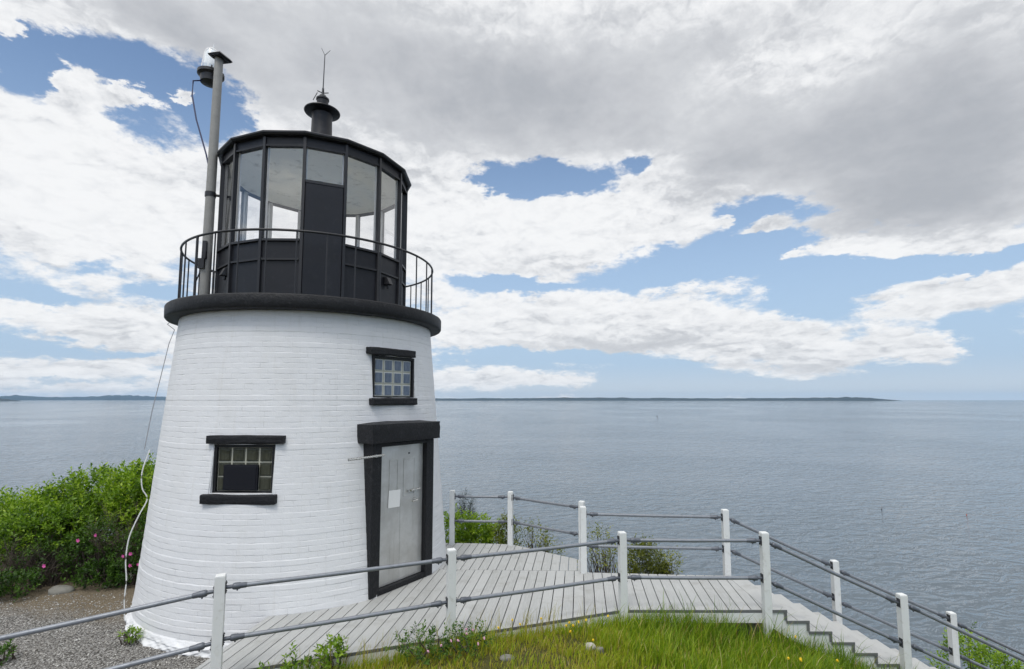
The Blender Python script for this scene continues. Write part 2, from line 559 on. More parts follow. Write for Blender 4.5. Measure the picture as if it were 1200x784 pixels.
def deck_material():
    m, t, b, out = new_mat('grey_painted_boards')
    p = pos(t)
    rnd = t.n('ShaderNodeNewGeometry').outputs['Random Per Island']
    a = R_(-7.0)
    along = t.v('DOT_PRODUCT', p, (math.sin(-a) * -1, -math.cos(a), 0.0))
    across = t.v('DOT_PRODUCT', p, (math.cos(a), math.sin(-a) * -1, 0.0))
    grain = t.noise(t.xyz(t.m('MULTIPLY', along, 1.2), t.m('MULTIPLY', across, 26.0), t.m('MULTIPLY', rnd, 50.0)), 3.0, 6.0, 0.65)
    c = t.mix(rnd, (0.32, 0.325, 0.315), (0.40, 0.405, 0.395))
    c = t.mix(t.smooth(grain, 0.35, 0.75), c, (0.42, 0.425, 0.415))
    wear = t.smooth(t.noise(p, 2.6, 9.0, 0.68), 0.5, 0.72)
    c = t.mix(t.m('MULTIPLY', wear, 0.5), c, (0.235, 0.23, 0.21))
    spots = t.smooth(t.noise(p, 30.0, 4.0, 0.6), 0.68, 0.74)
    c = t.mix(t.m('MULTIPLY', spots, 0.4), c, (0.22, 0.21, 0.19))
    t.put(b.inputs['Base Color'], c)
    t.put(b.inputs['Roughness'], t.m('ADD', 0.5, t.m('MULTIPLY', wear, 0.2)))
    bump(t, b, t.m('ADD', t.m('MULTIPLY', grain, 0.7), t.noise(p, 60.0, 4.0)), 0.5, 0.002)
    return m


def steel_door_material():
    m, t, b, out = new_mat('galvanised_door_sheet')
    p = pos(t)
    n1 = t.noise(p, 3.2, 9.0, 0.66)
    c = t.mix(t.smooth(n1, 0.35, 0.7), (0.50, 0.495, 0.475), (0.62, 0.62, 0.605))
    st = t.noise(t.v('MULTIPLY', p, (9.0, 9.0, 0.7)), 2.0, 6.0, 0.6)
    c = t.mix(t.m('MULTIPLY', t.smooth(st, 0.55, 0.75), 0.35), c, (0.26, 0.245, 0.2))
    t.put(b.inputs['Base Color'], c)
    b.inputs['Metallic'].default_value = 0.7
    t.put(b.inputs['Roughness'], t.m('ADD', 0.34, t.m('MULTIPLY', t.noise(p, 12.0, 6.0, 0.6), 0.25)))
    bump(t, b, n1, 0.5, 0.003)
    return m


def glass_material(name, tint=(1, 1, 1), rough=0.0):
    m = bpy.data.materials.new(name)
    m.use_nodes = True
    t = NT(m.node_tree)
    out = t.n('ShaderNodeOutputMaterial')
    tr = t.n('ShaderNodeBsdfTransparent')
    tr.inputs[0].default_value = (*tint, 1)
    gl = t.n('ShaderNodeBsdfGlossy')
    gl.inputs['Roughness'].default_value = rough
    fr = t.n('ShaderNodeFresnel')
    bf = t.n('ShaderNodeNewGeometry').outputs['Backfacing']
    t.put(fr.inputs['IOR'], t.m('SUBTRACT', 1.5, t.m('MULTIPLY', bf, 1.5 - 1 / 1.5)))
    mx = t.n('ShaderNodeMixShader')
    t.put(mx.inputs[0], t.m('MULTIPLY', fr.outputs[0], 2.8, clamp=True))
    t.t.links.new(tr.outputs[0], mx.inputs[1])
    t.t.links.new(gl.outputs[0], mx.inputs[2])
    t.t.links.new(mx.outputs[0], out.inputs[0])
    return m


def block_glass_material(name, dark, light):
    """dull glass bricks: dark bodies with pale moulded rims"""
    m, t, b, out = new_mat(name)
    p = pos(t)
    c = t.mix(t.noise(t.v('MULTIPLY', p, (9.0, 9.0, 2.0)), 3.0, 3.0), dark, light)
    t.put(b.inputs['Base Color'], c)
    b.inputs['Roughness'].default_value = 0.12
    b.inputs['IOR'].default_value = 1.5
    bump(t, b, t.noise(p, 22.0, 2.0), 0.5, 0.006)
    return m


def leaf_material(name, stops, trans=0.35, rough=0.45):
    m, t, b, out = new_mat(name)
    a = t.n('ShaderNodeAttribute', attribute_name='tint').outputs['Fac']
    c = t.ramp(a, stops)
    t.put(b.inputs['Base Color'], c)
    b.inputs['Roughness'].default_value = rough
    b.inputs['Specular IOR Level'].default_value = 0.35
    tl = t.n('ShaderNodeBsdfTranslucent')
    t.put(tl.inputs[0], t.mix(1.0, c, (1.0, 1.15, 0.55), 'MULTIPLY'))
    mx = t.n('ShaderNodeMixShader')
    mx.inputs[0].default_value = trans
    t.t.links.new(b.outputs[0], mx.inputs[1])
    t.t.links.new(tl.outputs[0], mx.inputs[2])
    t.t.links.new(mx.outputs[0], out.inputs[0])
    return m


def water_material():
    """ripples from the exact slope of a height field, so they stay crisp at a distance"""
    m, t, b, out = new_mat('sea_water')
    p = pos(t)
    big = t.noise(t.v('MULTIPLY', p, (1.0, 0.5, 1.0)), 0.0045, 5.0, 0.55, 0.6)
    patch = t.smooth(big, 0.34, 0.66, 0.45, 1.25)
    streak = t.smooth(t.noise(t.v('MULTIPLY', p, (0.25, 1.0, 1.0)), 0.016, 4.0, 0.6, 0.5), 0.3, 0.7, 0.7, 1.2)
    rot = t.n('ShaderNodeMapping')
    rot.inputs['Rotation'].default_value = (0, 0, R_(-16))
    t.put(rot.inputs[0], p)

    def height(o):
        q = t.v('MULTIPLY', t.v('ADD', rot.outputs[0], o), (0.62, 1.0, 1.0))
        w0 = t.noise(q, 0.075, 2.0, 0.5, 0.3)
        w1 = t.noise(q, 0.42, 3.0, 0.5, 0.9)
        w2 = t.noise(q, 1.35, 3.0, 0.55, 0.5)
        return t.m('ADD', t.m('ADD', t.m('MULTIPLY', w0, WAVE[0]), t.m('MULTIPLY', w1, WAVE[1])), t.m('MULTIPLY', w2, WAVE[2]))
    e = 0.12
    h0, hx, hy = height((0, 0, 0)), height((e, 0, 0)), height((0, e, 0))
    k = t.m('MULTIPLY', t.m('MULTIPLY', patch, streak), -1.0 / e)
    sx = t.m('MULTIPLY', t.m('SUBTRACT', hx, h0), k)
    sy = t.m('MULTIPLY', t.m('SUBTRACT', hy, h0), k)
    t.put(b.inputs['Normal'], t.v('NORMALIZE', t.xyz(sx, sy, 1.0)))
    b.inputs['Base Color'].default_value = (0.09, 0.115, 0.135, 1)
    b.inputs['Roughness'].default_value = 0.06
    b.inputs['IOR'].default_value = 1.333
    return m


WAVE = (1.2, 1.3, 0.20)


def ground_material():
    m, t, b, out = new_mat('ground')
    p = pos(t)
    z = t.n('ShaderNodeAttribute', attribute_name='tint').outputs['Fac']     # 0 gravel, 0.5 soil, 1 turf
    zz = t.m('ADD', z, t.m('MULTIPLY', t.m('SUBTRACT', t.noise(p, 2.5, 7.0, 0.65), 0.5), 0.45))
    v = t.n('ShaderNodeTexVoronoi', feature='F1')
    v.inputs['Scale'].default_value = 42.0
    t.put(v.inputs['Vector'], p)
    g = t.ramp(t.sep(v.outputs['Color'])[0], [(0.0, (0.15, 0.145, 0.135)), (0.5, (0.29, 0.28, 0.265)), (1.0, (0.45, 0.44, 0.42))])
    g = t.mix(t.smooth(v.outputs['Distance'], 0.35, 0.75), g, (0.07, 0.065, 0.058))
    soil = t.mix(t.noise(p, 16.0, 9.0, 0.7), (0.10, 0.08, 0.052), (0.25, 0.205, 0.145))
    turf = t.mix(t.noise(p, 6.0, 8.0, 0.65), (0.045, 0.055, 0.014), (0.12, 0.105, 0.03))
    c = t.mix(t.smooth(zz, 0.12, 0.42), g, soil)
    c = t.mix(t.smooth(zz, 0.58, 0.85), c, turf)
    t.put(b.inputs['Base Color'], c)
    b.inputs['Roughness'].default_value = 0.95
    b.inputs['Specular IOR Level'].default_value = 0.2
    h = t.m('ADD', t.m('MULTIPLY', v.outputs['Distance'], -0.7), t.noise(p, 20.0, 8.0, 0.7))
    bump(t, b, h, 1.0, 0.03)
    return m


def pebble_material():
    m, t, b, out = new_mat('gravel_stones')
    a = t.n('ShaderNodeAttribute', attribute_name='tint').outputs['Fac']
    c = t.ramp(a, [(0.0, (0.13, 0.12, 0.105)), (0.45, (0.29, 0.275, 0.25)), (0.8, (0.43, 0.415, 0.385)), (1.0, (0.6, 0.585, 0.55))])
    t.put(b.inputs['Base Color'], c)
    b.inputs['Roughness'].default_value = 0.8
    return m


M['brick'] = brick_material()
M['deck'] = deck_material()
M['door'] = steel_door_material()
M['glass'] = glass_material('lantern_glass')
M['lens'] = glass_material('clear_lens', (0.93, 0.95, 0.96), 0.05)
M['blocks_dark'] = block_glass_material('dull_dark_glass_blocks', (0.012, 0.014, 0.012), (0.085, 0.088, 0.065))
M['blocks_blue'] = block_glass_material('bluish_glass_blocks', (0.035, 0.06, 0.12), (0.17, 0.21, 0.26))
M['block_rim'] = paint('glass_block_rim', (0.5, 0.52, 0.5), 0.2, 0.2)
M['water'] = water_material()
M['ground'] = ground_material()
M['pebbles'] = pebble_material()
M['leaf_bright'] = leaf_material('bright_leaves', [(0.0, (0.032, 0.075, 0.010)), (0.5, (0.16, 0.28, 0.018)), (1.0, (0.31, 0.43, 0.035))])
M['leaf_dark'] = leaf_material('deep_green_leaves', [(0.0, (0.02, 0.048, 0.010)), (0.5, (0.065, 0.14, 0.016)), (1.0, (0.13, 0.23, 0.03))])
M['leaf_olive'] = leaf_material('olive_leaves', [(0.0, (0.05, 0.065, 0.012)), (0.5, (0.145, 0.17, 0.025)), (1.0, (0.29, 0.30, 0.05))])
M['leaf_ever'] = leaf_material('dark_needles', [(0.0, (0.010, 0.022, 0.012)), (1.0, (0.035, 0.06, 0.025))], 0.15)
M['twig'] = paint('brown_twig', (0.07, 0.054, 0.042), 0.85, 0.35, 12.0)  # brown darkened to paint in the shade low in the thicket
M['stem'] = paint('green_stem', (0.06, 0.10, 0.025), 0.7, 0.2)
M['grass'] = leaf_material('grass_blades', [(0.0, (0.12, 0.21, 0.014)), (0.35, (0.28, 0.38, 0.022)), (0.6, (0.38, 0.37, 0.035)), (0.8, (0.40, 0.31, 0.07)), (1.0, (0.56, 0.47, 0.25))], 0.4, 0.5)

# ------------------------------------------------------------------ ground, sea, far shores
AX, AY = -3.602, 9.30                   # tower axis
SEA = -24.0


def near_edge(x):
    """front edge line of the boardwalk"""
    return np.where(x < 1.47, 7.13 + 0.3575 * (x - 1.47), 7.13)


def hnoise(x, y, s, seed=0.0):
    return (np.sin(x * s + seed) * np.cos(y * s * 1.13 + seed * 1.7) + 0.6 * np.sin(x * s * 2.3 + y * s * 1.9 + seed * 2.1)
            + 0.35 * np.cos(x * s * 4.1 - y * s * 3.7 + seed)) / 1.95


def ground_z(x, y):
    x = np.asarray(x, dtype=float)
    y = np.asarray(y, dtype=float)
    front = near_edge(x) - y                         # metres in front of the boardwalk
    bank = np.interp(x, [-3.2, -2.2, -0.7, 0.5, 1.47, 2.4, 3.4, 4.6, 7.0, 12.0, 60.0], [-0.40, -0.14, -0.03, -0.07, -0.18, -0.35, -0.46, -0.92, -1.85, -4.2, -28.0])
    bank = bank + 0.13 * np.clip(front, 0, 7) * np.interp(x, [-3.0, -2.0, 3.0, 6.0], [0.15, 1, 1, 0.5])
    k = np.clip((front + 0.25) / 0.5, 0, 1)
    flat = np.interp(x, [-40, 2.0, 4.0, 7.0, 12.0, 60.0], [-0.45, -0.45, -0.75, -2.0, -4.4, -29.0])
    left = np.clip((-2.6 - x) / 0.9, 0, 1)
    left = left * left * (3 - 2 * left)
    z = flat + (bank - flat) * k * (1 - left)
    rim = np.interp(x, [-40, -14, -8, -4, -1, 0.5, 2.0, 60], [10.5, 11.0, 12.6, 12.0, 10.7, 10.2, 8.9, 8.9])
    d = np.clip(y - rim, 0, None)
    z = z - 0.62 * d - 0.25 * np.clip(d - 1.0, 0, None)
    dl = np.clip(-12.0 - x, 0, None)
    z = z - 0.75 * dl * np.clip((y - 2) / 6, 0, 1)
    z = z + 0.025 * hnoise(x, y, 1.7, 1.0) * np.clip(1 + d, 1, 6)
    return np.maximum(z, SEA - 3.0)


def build_ground():
    xs = np.concatenate([np.linspace(-60, -12, 25)[:-1], np.linspace(-12, 8, 161), np.linspace(8, 60, 27)[1:]])
    ys = np.concatenate([np.linspace(-60, -6, 19)[:-1], np.linspace(-6, 14, 161), np.linspace(14, 60, 36)[1:]])
    X, Y = np.meshgrid(xs, ys)
    Z = ground_z(X, Y)
    V = np.stack([X, Y, Z], -1).reshape(-1, 3)
    nx, ny = len(xs), len(ys)
    i = (np.arange(ny - 1)[:, None] * nx + np.arange(nx - 1)[None, :]).ravel()
    F = np.stack([i, i + 1, i + nx + 1, i + nx], -1)
    # zones: gravel round the tower's left, soil by the bushes, turf in front of the boardwalk
    front = near_edge(X) - Y
    turf = np.clip((front + 0.3) / 0.3, 0, 1) * np.clip((X + 2.75) / 0.5, 0, 1)
    zone = turf
    soil = np.clip((Y - 7.1 + 0.2 * (X + 5)) / 1.2, 0, 1) * 0.5
    zone = np.maximum(zone, soil * (X < -2.4) + 0.5 * (X >= -2.4))
    zone = np.where(X < -10, 1.0, zone)
    me = np_mesh('ground', V, F, 4, zone.ravel())
    me.shade_smooth()
    g = link('ground', me, M['ground'])
    g['kind'] = 'structure'
    return g


build_ground()


def build_sea():
    mb = MB()
    n = 96
    rad = [0, 60, 200, 800, 3000, 12000, 26000]
    v = [(0, 0, SEA)]
    for r in rad[1:]:
        v += [(r * math.cos(2 * PI * k / n), r * math.sin(2 * PI * k / n), SEA) for k in range(n)]
    f = [(0, 1 + k, 1 + (k + 1) % n) for k in range(n)]
    for i in range(len(rad) - 2):
        a, b = 1 + i * n, 1 + (i + 1) * n
        f += [(a + k, b + k, b + (k + 1) % n, a + (k + 1) % n) for k in range(n)]
    mb.add(v, f)
    s = mb.build('sea', M['water'])
    s['kind'] = 'structure'


build_sea()


def far_shore(name, pts, col, seed, depth):
    """a low wooded shore: crest points (x, y, height)"""
    rng = np.random.default_rng(seed)
    P = np.array(pts, dtype=float)
    n = 260
    tt = np.linspace(0, len(P) - 1, n)
    cx, cy, ch = (np.interp(tt, np.arange(len(P)), P[:, k]) for k in range(3))
    rough = np.convolve(rng.normal(0, 1, n + 10), np.ones(5) / 5, 'same')[5:-5]
    ch = np.clip(ch * (1 + 0.16 * rough), 1.0, None)
    ln = np.hypot(cx, cy)
    ux, uy = cx / ln, cy / ln
    rows = [(-0.5, 0.0), (-0.36, 0.55), (-0.12, 0.93), (0.0, 1.0), (0.2, 0.8), (0.5, 0.0)]
    V = []
    for o, h in rows:
        V.append(np.stack([cx + ux * o * depth, cy + uy * o * depth, SEA - 0.5 + h * ch], -1))
    V = np.concatenate(V)
    i = (np.arange(len(rows) - 1)[:, None] * n + np.arange(n - 1)[None, :]).ravel()
    F = np.stack([i, i + 1, i + n + 1, i + n], -1)
    me = np_mesh(name, V, F, 4)
    me.shade_smooth()
    o = link(name, me, paint(name + '_woods', col, 0.95, 0.35, 0.004, 0.0))
    o['kind'] = 'structure'
    return o


def shore_pts(lst, dist):
    """(azimuth degrees, height) along a coast at a distance"""
    return [(dist * math.sin(R_(a)), dist * math.cos(R_(a)), h * 0.8) for a, h in lst]


far_shore('island_hills', shore_pts([(-12, 60), (-8.4, 62), (-3, 70), (3, 80), (8, 92), (13, 78), (18, 70), (25, 66), (30, 70), (33.0, 92), (34.6, 84), (36.2, 30), (37.1, 2)], 12500), (0.016, 0.03, 0.032), 3, 1600)
far_shore('low_island_hills', shore_pts([(7, 2), (9, 60), (14, 75), (20, 55), (25, 80), (30, 50), (34, 40), (36, 3)], 15500), (0.016, 0.03, 0.032), 8, 1600)
far_shore('mainland_hills', shore_pts([(-50, 190), (-46, 170), (-44, 195), (-42, 150), (-40, 145), (-38, 205), (-36.6, 240), (-35, 170), (-32, 140), (-29, 100), (-20, 80)], 24000), (0.016, 0.03, 0.032), 5, 3000)
far_shore('headland_hills', shore_pts([(-50, 120), (-46.5, 100), (-44.8, 60), (-43.6, 4)], 11000), (0.016, 0.03, 0.032), 11, 1500)

# ------------------------------------------------------------------ lighthouse
H_TOP = 4.055


def R_at(z):
    return 2.43 + (2.083 - 2.43) * z / H_TOP + 0.02 * np.clip(-z, 0, 1)


def frame_at(az, r):
    """matrix: local x right along the wall, y outward, z up; origin at distance r from the axis"""
    a = R_(az)
    n = Vector((math.cos(a), math.sin(a), 0))
    t = Vector((-math.sin(a), math.cos(a), 0))
    m = Matrix(((t.x, n.x, 0, AX + r * n.x), (t.y, n.y, 0, AY + r * n.y), (0, 0, 1, 0), (0, 0, 0, 1)))
    return m


def lbox(mb, Mx, t0, t1, y0, y1, z0, z1):
    P = [(t0, y0), (t1, y0), (t1, y1), (t0, y1)]
    if Mx.to_3x3().determinant() < 0:
        P = P[::-1]
    return mb.hexa([Mx @ Vector((a, b, z0)) for a, b in P], [Mx @ Vector((a, b, z1)) for a, b in P])


# openings: name, wall azimuth, half width, z0, z1
OPEN = [('door', 326.2, 0.50, -0.3, 2.13), ('low', 268.9, 0.42, 1.53, 2.18), ('high', 325.4, 0.43, 2.815, 3.46)]

tower = thing('lighthouse', 'short round white brick lighthouse with a black lantern room on top', 'lighthouse', (AX, AY, 0))


def build_wall():
    na, dz = 800, 0.0075
    zs = np.arange(-0.95, H_TOP + 0.0076, dz)
    th = np.linspace(0, 2 * PI, na + 1)
    T, Z = np.meshgrid(th, zs)
    rng = np.random.default_rng(4)
    course = np.floor((Z + 1.5) / 0.075)
    ph = (Z + 1.5) / 0.075 - course
    nc = int(course.max()) + 2
    off = rng.normal(0, 0.0011, nc)
    # every course wavers a little along its length
    wav = sum(a * np.sin(T * f + rng.uniform(0, 6.28, nc)[course.astype(int)]) for f, a in ((9, 0.0004), (23, 0.0004), (57, 0.0004)))
    groove = np.exp(-((np.minimum(ph, 1 - ph)) / 0.055) ** 2)
    gate = 0.5 + 0.5 * np.sin(T * 31 + rng.uniform(0, 6.28, nc)[course.astype(int)]) * np.sin(T * 13 + course * 2.4)
    low = np.clip((0.9 - Z) / 1.3, 0, 1)                      # the lower courses stand out more
    r = R_at(Z) + off[course.astype(int)] * (1 + 1.3 * low) + wav * (1 + low) - groove * (0.0006 + 0.0038 * gate ** 3) * (1 + 0.5 * low)
    # rough rubble footing
    foot = np.clip((-0.30 - Z) / 0.12, 0, 1)
    r = r + foot * (0.05 + 0.035 * hnoise(T * 5, Z * 9, 2.0, 0.6) + 0.02 * hnoise(T * 17, Z * 22, 2.0, 2.6))
    V = np.stack([AX + r * np.cos(T), AY + r * np.sin(T), Z], -1).reshape(-1, 3)
    nz, nt = len(zs), na + 1
    i = (np.arange(nz - 1)[:, None] * nt + np.arange(na)[None, :])
    F = np.stack([i, i + 1, i + nt + 1, i + nt], -1)
    tc, zc = (T[:-1, :-1] + T[1:, 1:]) / 2, (Z[:-1, :-1] + Z[1:, 1:]) / 2
    keep = np.ones_like(tc, dtype=bool)
    for nme, az, w, z0, z1 in OPEN:
        dA = (tc - R_(az) + PI) % (2 * PI) - PI
        lt = R_at(zc) * np.sin(dA)
        keep &= ~((np.abs(dA) < 1.0) & (np.abs(lt) < w + 0.015) & (zc > z0 - 0.012) & (zc < z1 + 0.012))
    F = F[keep].reshape(-1, 4)
    me = np_mesh('brick_wall', V, F, 4)
    uv = me.uv_layers.new(name='UVMap')
    li = np.zeros(len(me.loops), dtype=np.int32)
    me.loops.foreach_get('vertex_index', li)
    U = np.stack([T.ravel() * 2.26, Z.ravel() + 1.5], -1)
    uv.data.foreach_set('uv', U[li].astype(np.float32).ravel())
    me.shade_smooth()
    w = link('brick_wall', me, M['brick'], tower)
    return w


wall = build_wall()
# inner dark shell, so the openings are not see-through
MB().lathe((AX, AY, 0), [(1.55, -0.4), (1.50, H_TOP)], 40).build('inner_wall', M['under'], tower, 40)


def wall_depth(t, z, az_r):
    """outward local distance of the wall surface at tangent offset t, relative to the plane at az_r"""
    return math.sqrt(max(float(R_at(z)) ** 2 - t * t, 0.01)) - az_r


def lining(az, w, z0, z1, deep, mat, name, parent, with_bottom=True):
    """reveals of an opening, cut back to the curved battered wall"""
    mb = MB()
    Mx = frame_at(az, 0)
    for s in (-1, 1):
        ta, tb = s * (w - 0.004), s * (w + 0.045)
        lo = [(ta, deep), (tb, deep), (tb, wall_depth(tb, z0, 0) - 0.004), (ta, wall_depth(ta, z0, 0) - 0.004)]
        hi = [(ta, deep), (tb, deep), (tb, wall_depth(tb, z1, 0) - 0.004), (ta, wall_depth(ta, z1, 0) - 0.004)]
        if s < 0:
            lo, hi = lo[::-1], hi[::-1]
        mb.hexa([Mx @ Vector((a, b, z0 - 0.03)) for a, b in lo], [Mx @ Vector((a, b, z1 + 0.03)) for a, b in hi])
    n = 9
    for zz, up in ((z1, 1), (z0, -1)):
        if up < 0 and not with_bottom:
            continue
        ts = [w * (-1 + 2 * k / (n - 1)) for k in range(n)]
        for a, b in zip(ts[:-1], ts[1:]):
            q = [(a, deep), (b, deep), (b, wall_depth(b, zz, 0) - 0.004), (a, wall_depth(a, zz, 0) - 0.004)]
            za, zb = (zz - 0.004, zz + 0.04) if up > 0 else (zz - 0.04, zz + 0.004)
            mb.hexa([Mx @ Vector((u, v, za)) for u, v in q], [Mx @ Vector((u, v, zb)) for u, v in q])
    return mb.build(name, mat, parent)


def rough_block(name, az, r, t0, t1, z0, z1, back, parent, mat, seed, crown=0.0, bev=0.010):
    """a roughly dressed stone bar set into the wall (lintel or sill)"""
    rng = np.random.default_rng(seed)
    Mx = frame_at(az, 0)
    nx, ny, nz = 22, 6, 5
    import bmesh
    bm = bmesh.new()
    bmesh.ops.create_cube(bm, size=1.0)
    bmesh.ops.subdivide_edges(bm, edges=bm.edges[:], cuts=5, use_grid_fill=True)
    L, D, Hh = t1 - t0, r - back, z1 - z0
    for v in bm.verts:
        x, y, z = v.co
        sx, sy, sz = (abs(q) > 0.499 for q in (x, y, z))
        px = t0 + (x + 0.5) * L
        py = back + (y + 0.5) * D
        pz = z0 + (z + 0.5) * Hh
        e = int(sx) + int(sy) + int(sz)
        if e >= 2:                                            # rounded arrises
            if sx:
                px -= math.copysign(bev * 0.5, x)
            if sy and y > 0:
                py -= bev * 0.6
            if sz:
                pz -= math.copysign(bev * 0.5, z)
        j = 0.0028
        px += rng.normal(0, j * 0.5)
        py += rng.normal(0, j) if y > -0.4 else 0
        pz += rng.normal(0, j) + crown * (1 - (2 * x) ** 2) * (z > 0.3) * max(0, 0.5 - y)
        v.co = Mx @ Vector((px, py, pz))
    bmesh.ops.recalc_face_normals(bm, faces=bm.faces[:])
    me = bpy.data.meshes.new(name)
    bm.to_mesh(me)
    bm.free()
    return link(name, me, mat, parent, 50)


# --- door: door_frame (black) > ; door > handle, hinge, notice
def build_door():
    Mx = frame_at(326.2, 0)
    fr = MB()
    r_f, r_l = 2.372, 2.285
    for s in (-1, 1):
        a, b = sorted((s * 0.47, s * 0.637))
        # side posts run back into the battered wall
        lbox(fr, Mx, a, b, 1.95, r_f, 0.004, 2.152)
    lbox(fr, Mx, -0.4698, 0.4698, 1.95, r_f - 0.004, 0.002, 0.075)
    lbox(fr, Mx, -0.4698, 0.4698, 1.95, r_f - 0.004, 2.095, 2.150)
    frame = fr.build('door_frame', M['black_stone'], tower, None, 0.008)
    rough_block('door_lintel', 326.2, 2.452, -0.72, 0.70, 2.153, 2.435, 2.0, tower, M['black_stone'], 21, crown=0.05)
    d = MB()
    lbox(d, Mx, -0.4675, 0.4675, r_l - 0.045, r_l, 0.078, 2.092)
    # a raised strip round the sheet, two upper panels and a centre seam
    def strip(t0, t1, z0, z1, h=0.006):
        lbox(d, Mx, t0, t1, r_l + 0.0005, r_l + h, z0, z1)
    for t0, t1 in ((-0.245, -0.06), (0.045, 0.295)):
        for a, b in ((t0, t0 + 0.02), (t1 - 0.02, t1)):
            strip(a, b, 1.30, 1.88)
        strip(t0 + 0.0203, t1 - 0.0203, 1.86, 1.88)
        strip(t0 + 0.0203, t1 - 0.0203, 1.30, 1.32)
    strip(-0.012, 0.004, 0.16, 1.22, 0.004)
    for t0, t1, z0, z1 in ((-0.466, -0.44, 0.08, 2.09), (0.43, 0.466, 0.08, 2.09)):
        strip(t0, t1, z0, z1, 0.004)
    strip(-0.4397, 0.4297, 2.055, 2.09, 0.004)
    strip(-0.4397, 0.4297, 0.08, 0.12, 0.004)
    door = d.build('door', M['door'], tower, None, 0.002)
    for z in (1.86, 1.14, 0.36):
        h = MB()
        h.tube(Mx @ Vector((-0.462, r_l + 0.012, z - 0.055)), Mx @ Vector((-0.462, r_l + 0.012, z + 0.055)), 0.011)
        lbox(h, Mx, -0.449, -0.405, r_l + 0.0045, r_l + 0.009, z - 0.05, z + 0.05)
        h.build('hinge', M['black_iron'], door, 40)
    n = MB()
    Mn = Mx @ Matrix.Translation((-0.14, r_l + 0.009, 1.30)) @ Matrix.Rotation(R_(2.5), 4, 'Y')
    n.box((0, 0, 0), (0.235, 0.003, 0.255), mat=Mn)
    n.build('notice', M['paper'], door)
    k = MB()
    k.tube(Mx @ Vector((0.30, r_l, 1.225)), Mx @ Vector((0.30, r_l + 0.02, 1.225)), 0.042, 0.036, 18)
    k.tube(Mx @ Vector((0.30, r_l + 0.02, 1.225)), Mx @ Vector((0.30, r_l + 0.06, 1.225)), 0.012)
    k.path([Mx @ Vector((0.30, r_l + 0.06, 1.225)), Mx @ Vector((0.27, r_l + 0.066, 1.225)), Mx @ Vector((0.19, r_l + 0.06, 1.215))], [0.018, 0.016, 0.013])
    k.build('handle', M['steel'], door, 40)
    lk = MB()
    lbox(lk, Mx, 0.13, 0.40, r_l + 0.006, r_l + 0.02, 1.355, 1.395)
    lk.tube(Mx @ Vector((0.27, r_l + 0.018, 1.375)), Mx @ Vector((0.27, r_l + 0.045, 1.375)), 0.026, 0.024, 16)
    lk.tube(Mx @ Vector((0.19, r_l + 0.03, 1.375)), Mx @ Vector((0.39, r_l + 0.03, 1.385)), 0.016)
    lk.build('lock_hasp', M['steel'], door, 40)
    mk = MB()
    mk.tube(Mx @ Vector((0.16, r_l, 1.955)), Mx @ Vector((0.16, r_l + 0.008, 1.955)), 0.014)
    mk.build('stud', M['black_iron'], door, 40)
    s = MB()
    s.tube(Mx @ Vector((-0.46, r_f + 0.03, 1.985)), Mx @ Vector((-1.10, r_f + 0.04, 1.975)), 0.017, 0.017)
    s.tube(Mx @ Vector((-0.60, r_f - 0.02, 1.983)), Mx @ Vector((-0.60, r_f + 0.04, 1.983)), 0.022)
    s.build('stay_bar', M['steel'], tower, 40)


build_door()


# --- windows: window (black frame) > glass_block, mortar, lintel, sill
def build_window(az, w, z0, z1, r_lint, r_sill, lint, sill, r_glass, mat, jamb, seed, shift=0.0):
    Mx = frame_at(az, 0)
    f = MB()
    g = 0.045
    for s in (-1, 1):
        a, b = sorted((s * (w - g), s * (w - 0.006)))
        lbox(f, Mx, a, b, r_glass - 0.1, r_glass + jamb, z0 + 0.005, z1 - 0.005)
    lbox(f, Mx, -(w - g) + 0.0004, w - g - 0.0004, r_glass - 0.1, r_glass + jamb - 0.003, z1 - 0.045, z1 - 0.006)
    lbox(f, Mx, -(w - g) + 0.0004, w - g - 0.0004, r_glass - 0.1, r_glass + jamb - 0.003, z0 + 0.006, z0 + 0.02)
    win = f.build('window', M['black_stone'], tower, None, 0.004)
    lining(az, w, z0, z1, r_glass - 0.2, M['brick'], 'reveal', win)
    rough_block('lintel', az, r_lint, lint[0], lint[1], lint[2], lint[3], r_glass - 0.1, win, M['black_stone'], seed)
    rough_block('sill', az, r_sill, sill[0], sill[1], sill[2], sill[3], r_glass - 0.1, win, M['black_stone'], seed + 1)
    zb, zt = z0 + 0.021, z1 - 0.046
    cw, ch = 2 * (w - g) / 4, (zt - zb) / 3
    mo, bl = MB(), MB()
    lbox(mo, Mx, -(w - g) + 0.002, w - g - 0.002, r_glass - 0.06, r_glass - 0.012, zb + 0.002, zt - 0.002)
    rims = MB()
    for i in range(4):
        for j in range(3):
            a, b = -(w - g) + i * cw + 0.011, -(w - g) + (i + 1) * cw - 0.011
            c, d = zb + j * ch + 0.008, zb + (j + 1) * ch - 0.008
            lbox(rims, Mx, a, b, r_glass - 0.0115, r_glass - 0.004, c, d)
            lbox(bl, Mx, a + 0.02, b - 0.02, r_glass - 0.0035, r_glass + 0.006, c + 0.016, d - 0.016)
    mo.build('mortar_grid', M['mortar'], win)
    rims.build('glass_rim', mat[1], win, None, 0.004)
    bl.build('glass_block', mat[0], win, None, 0.006)
    return win


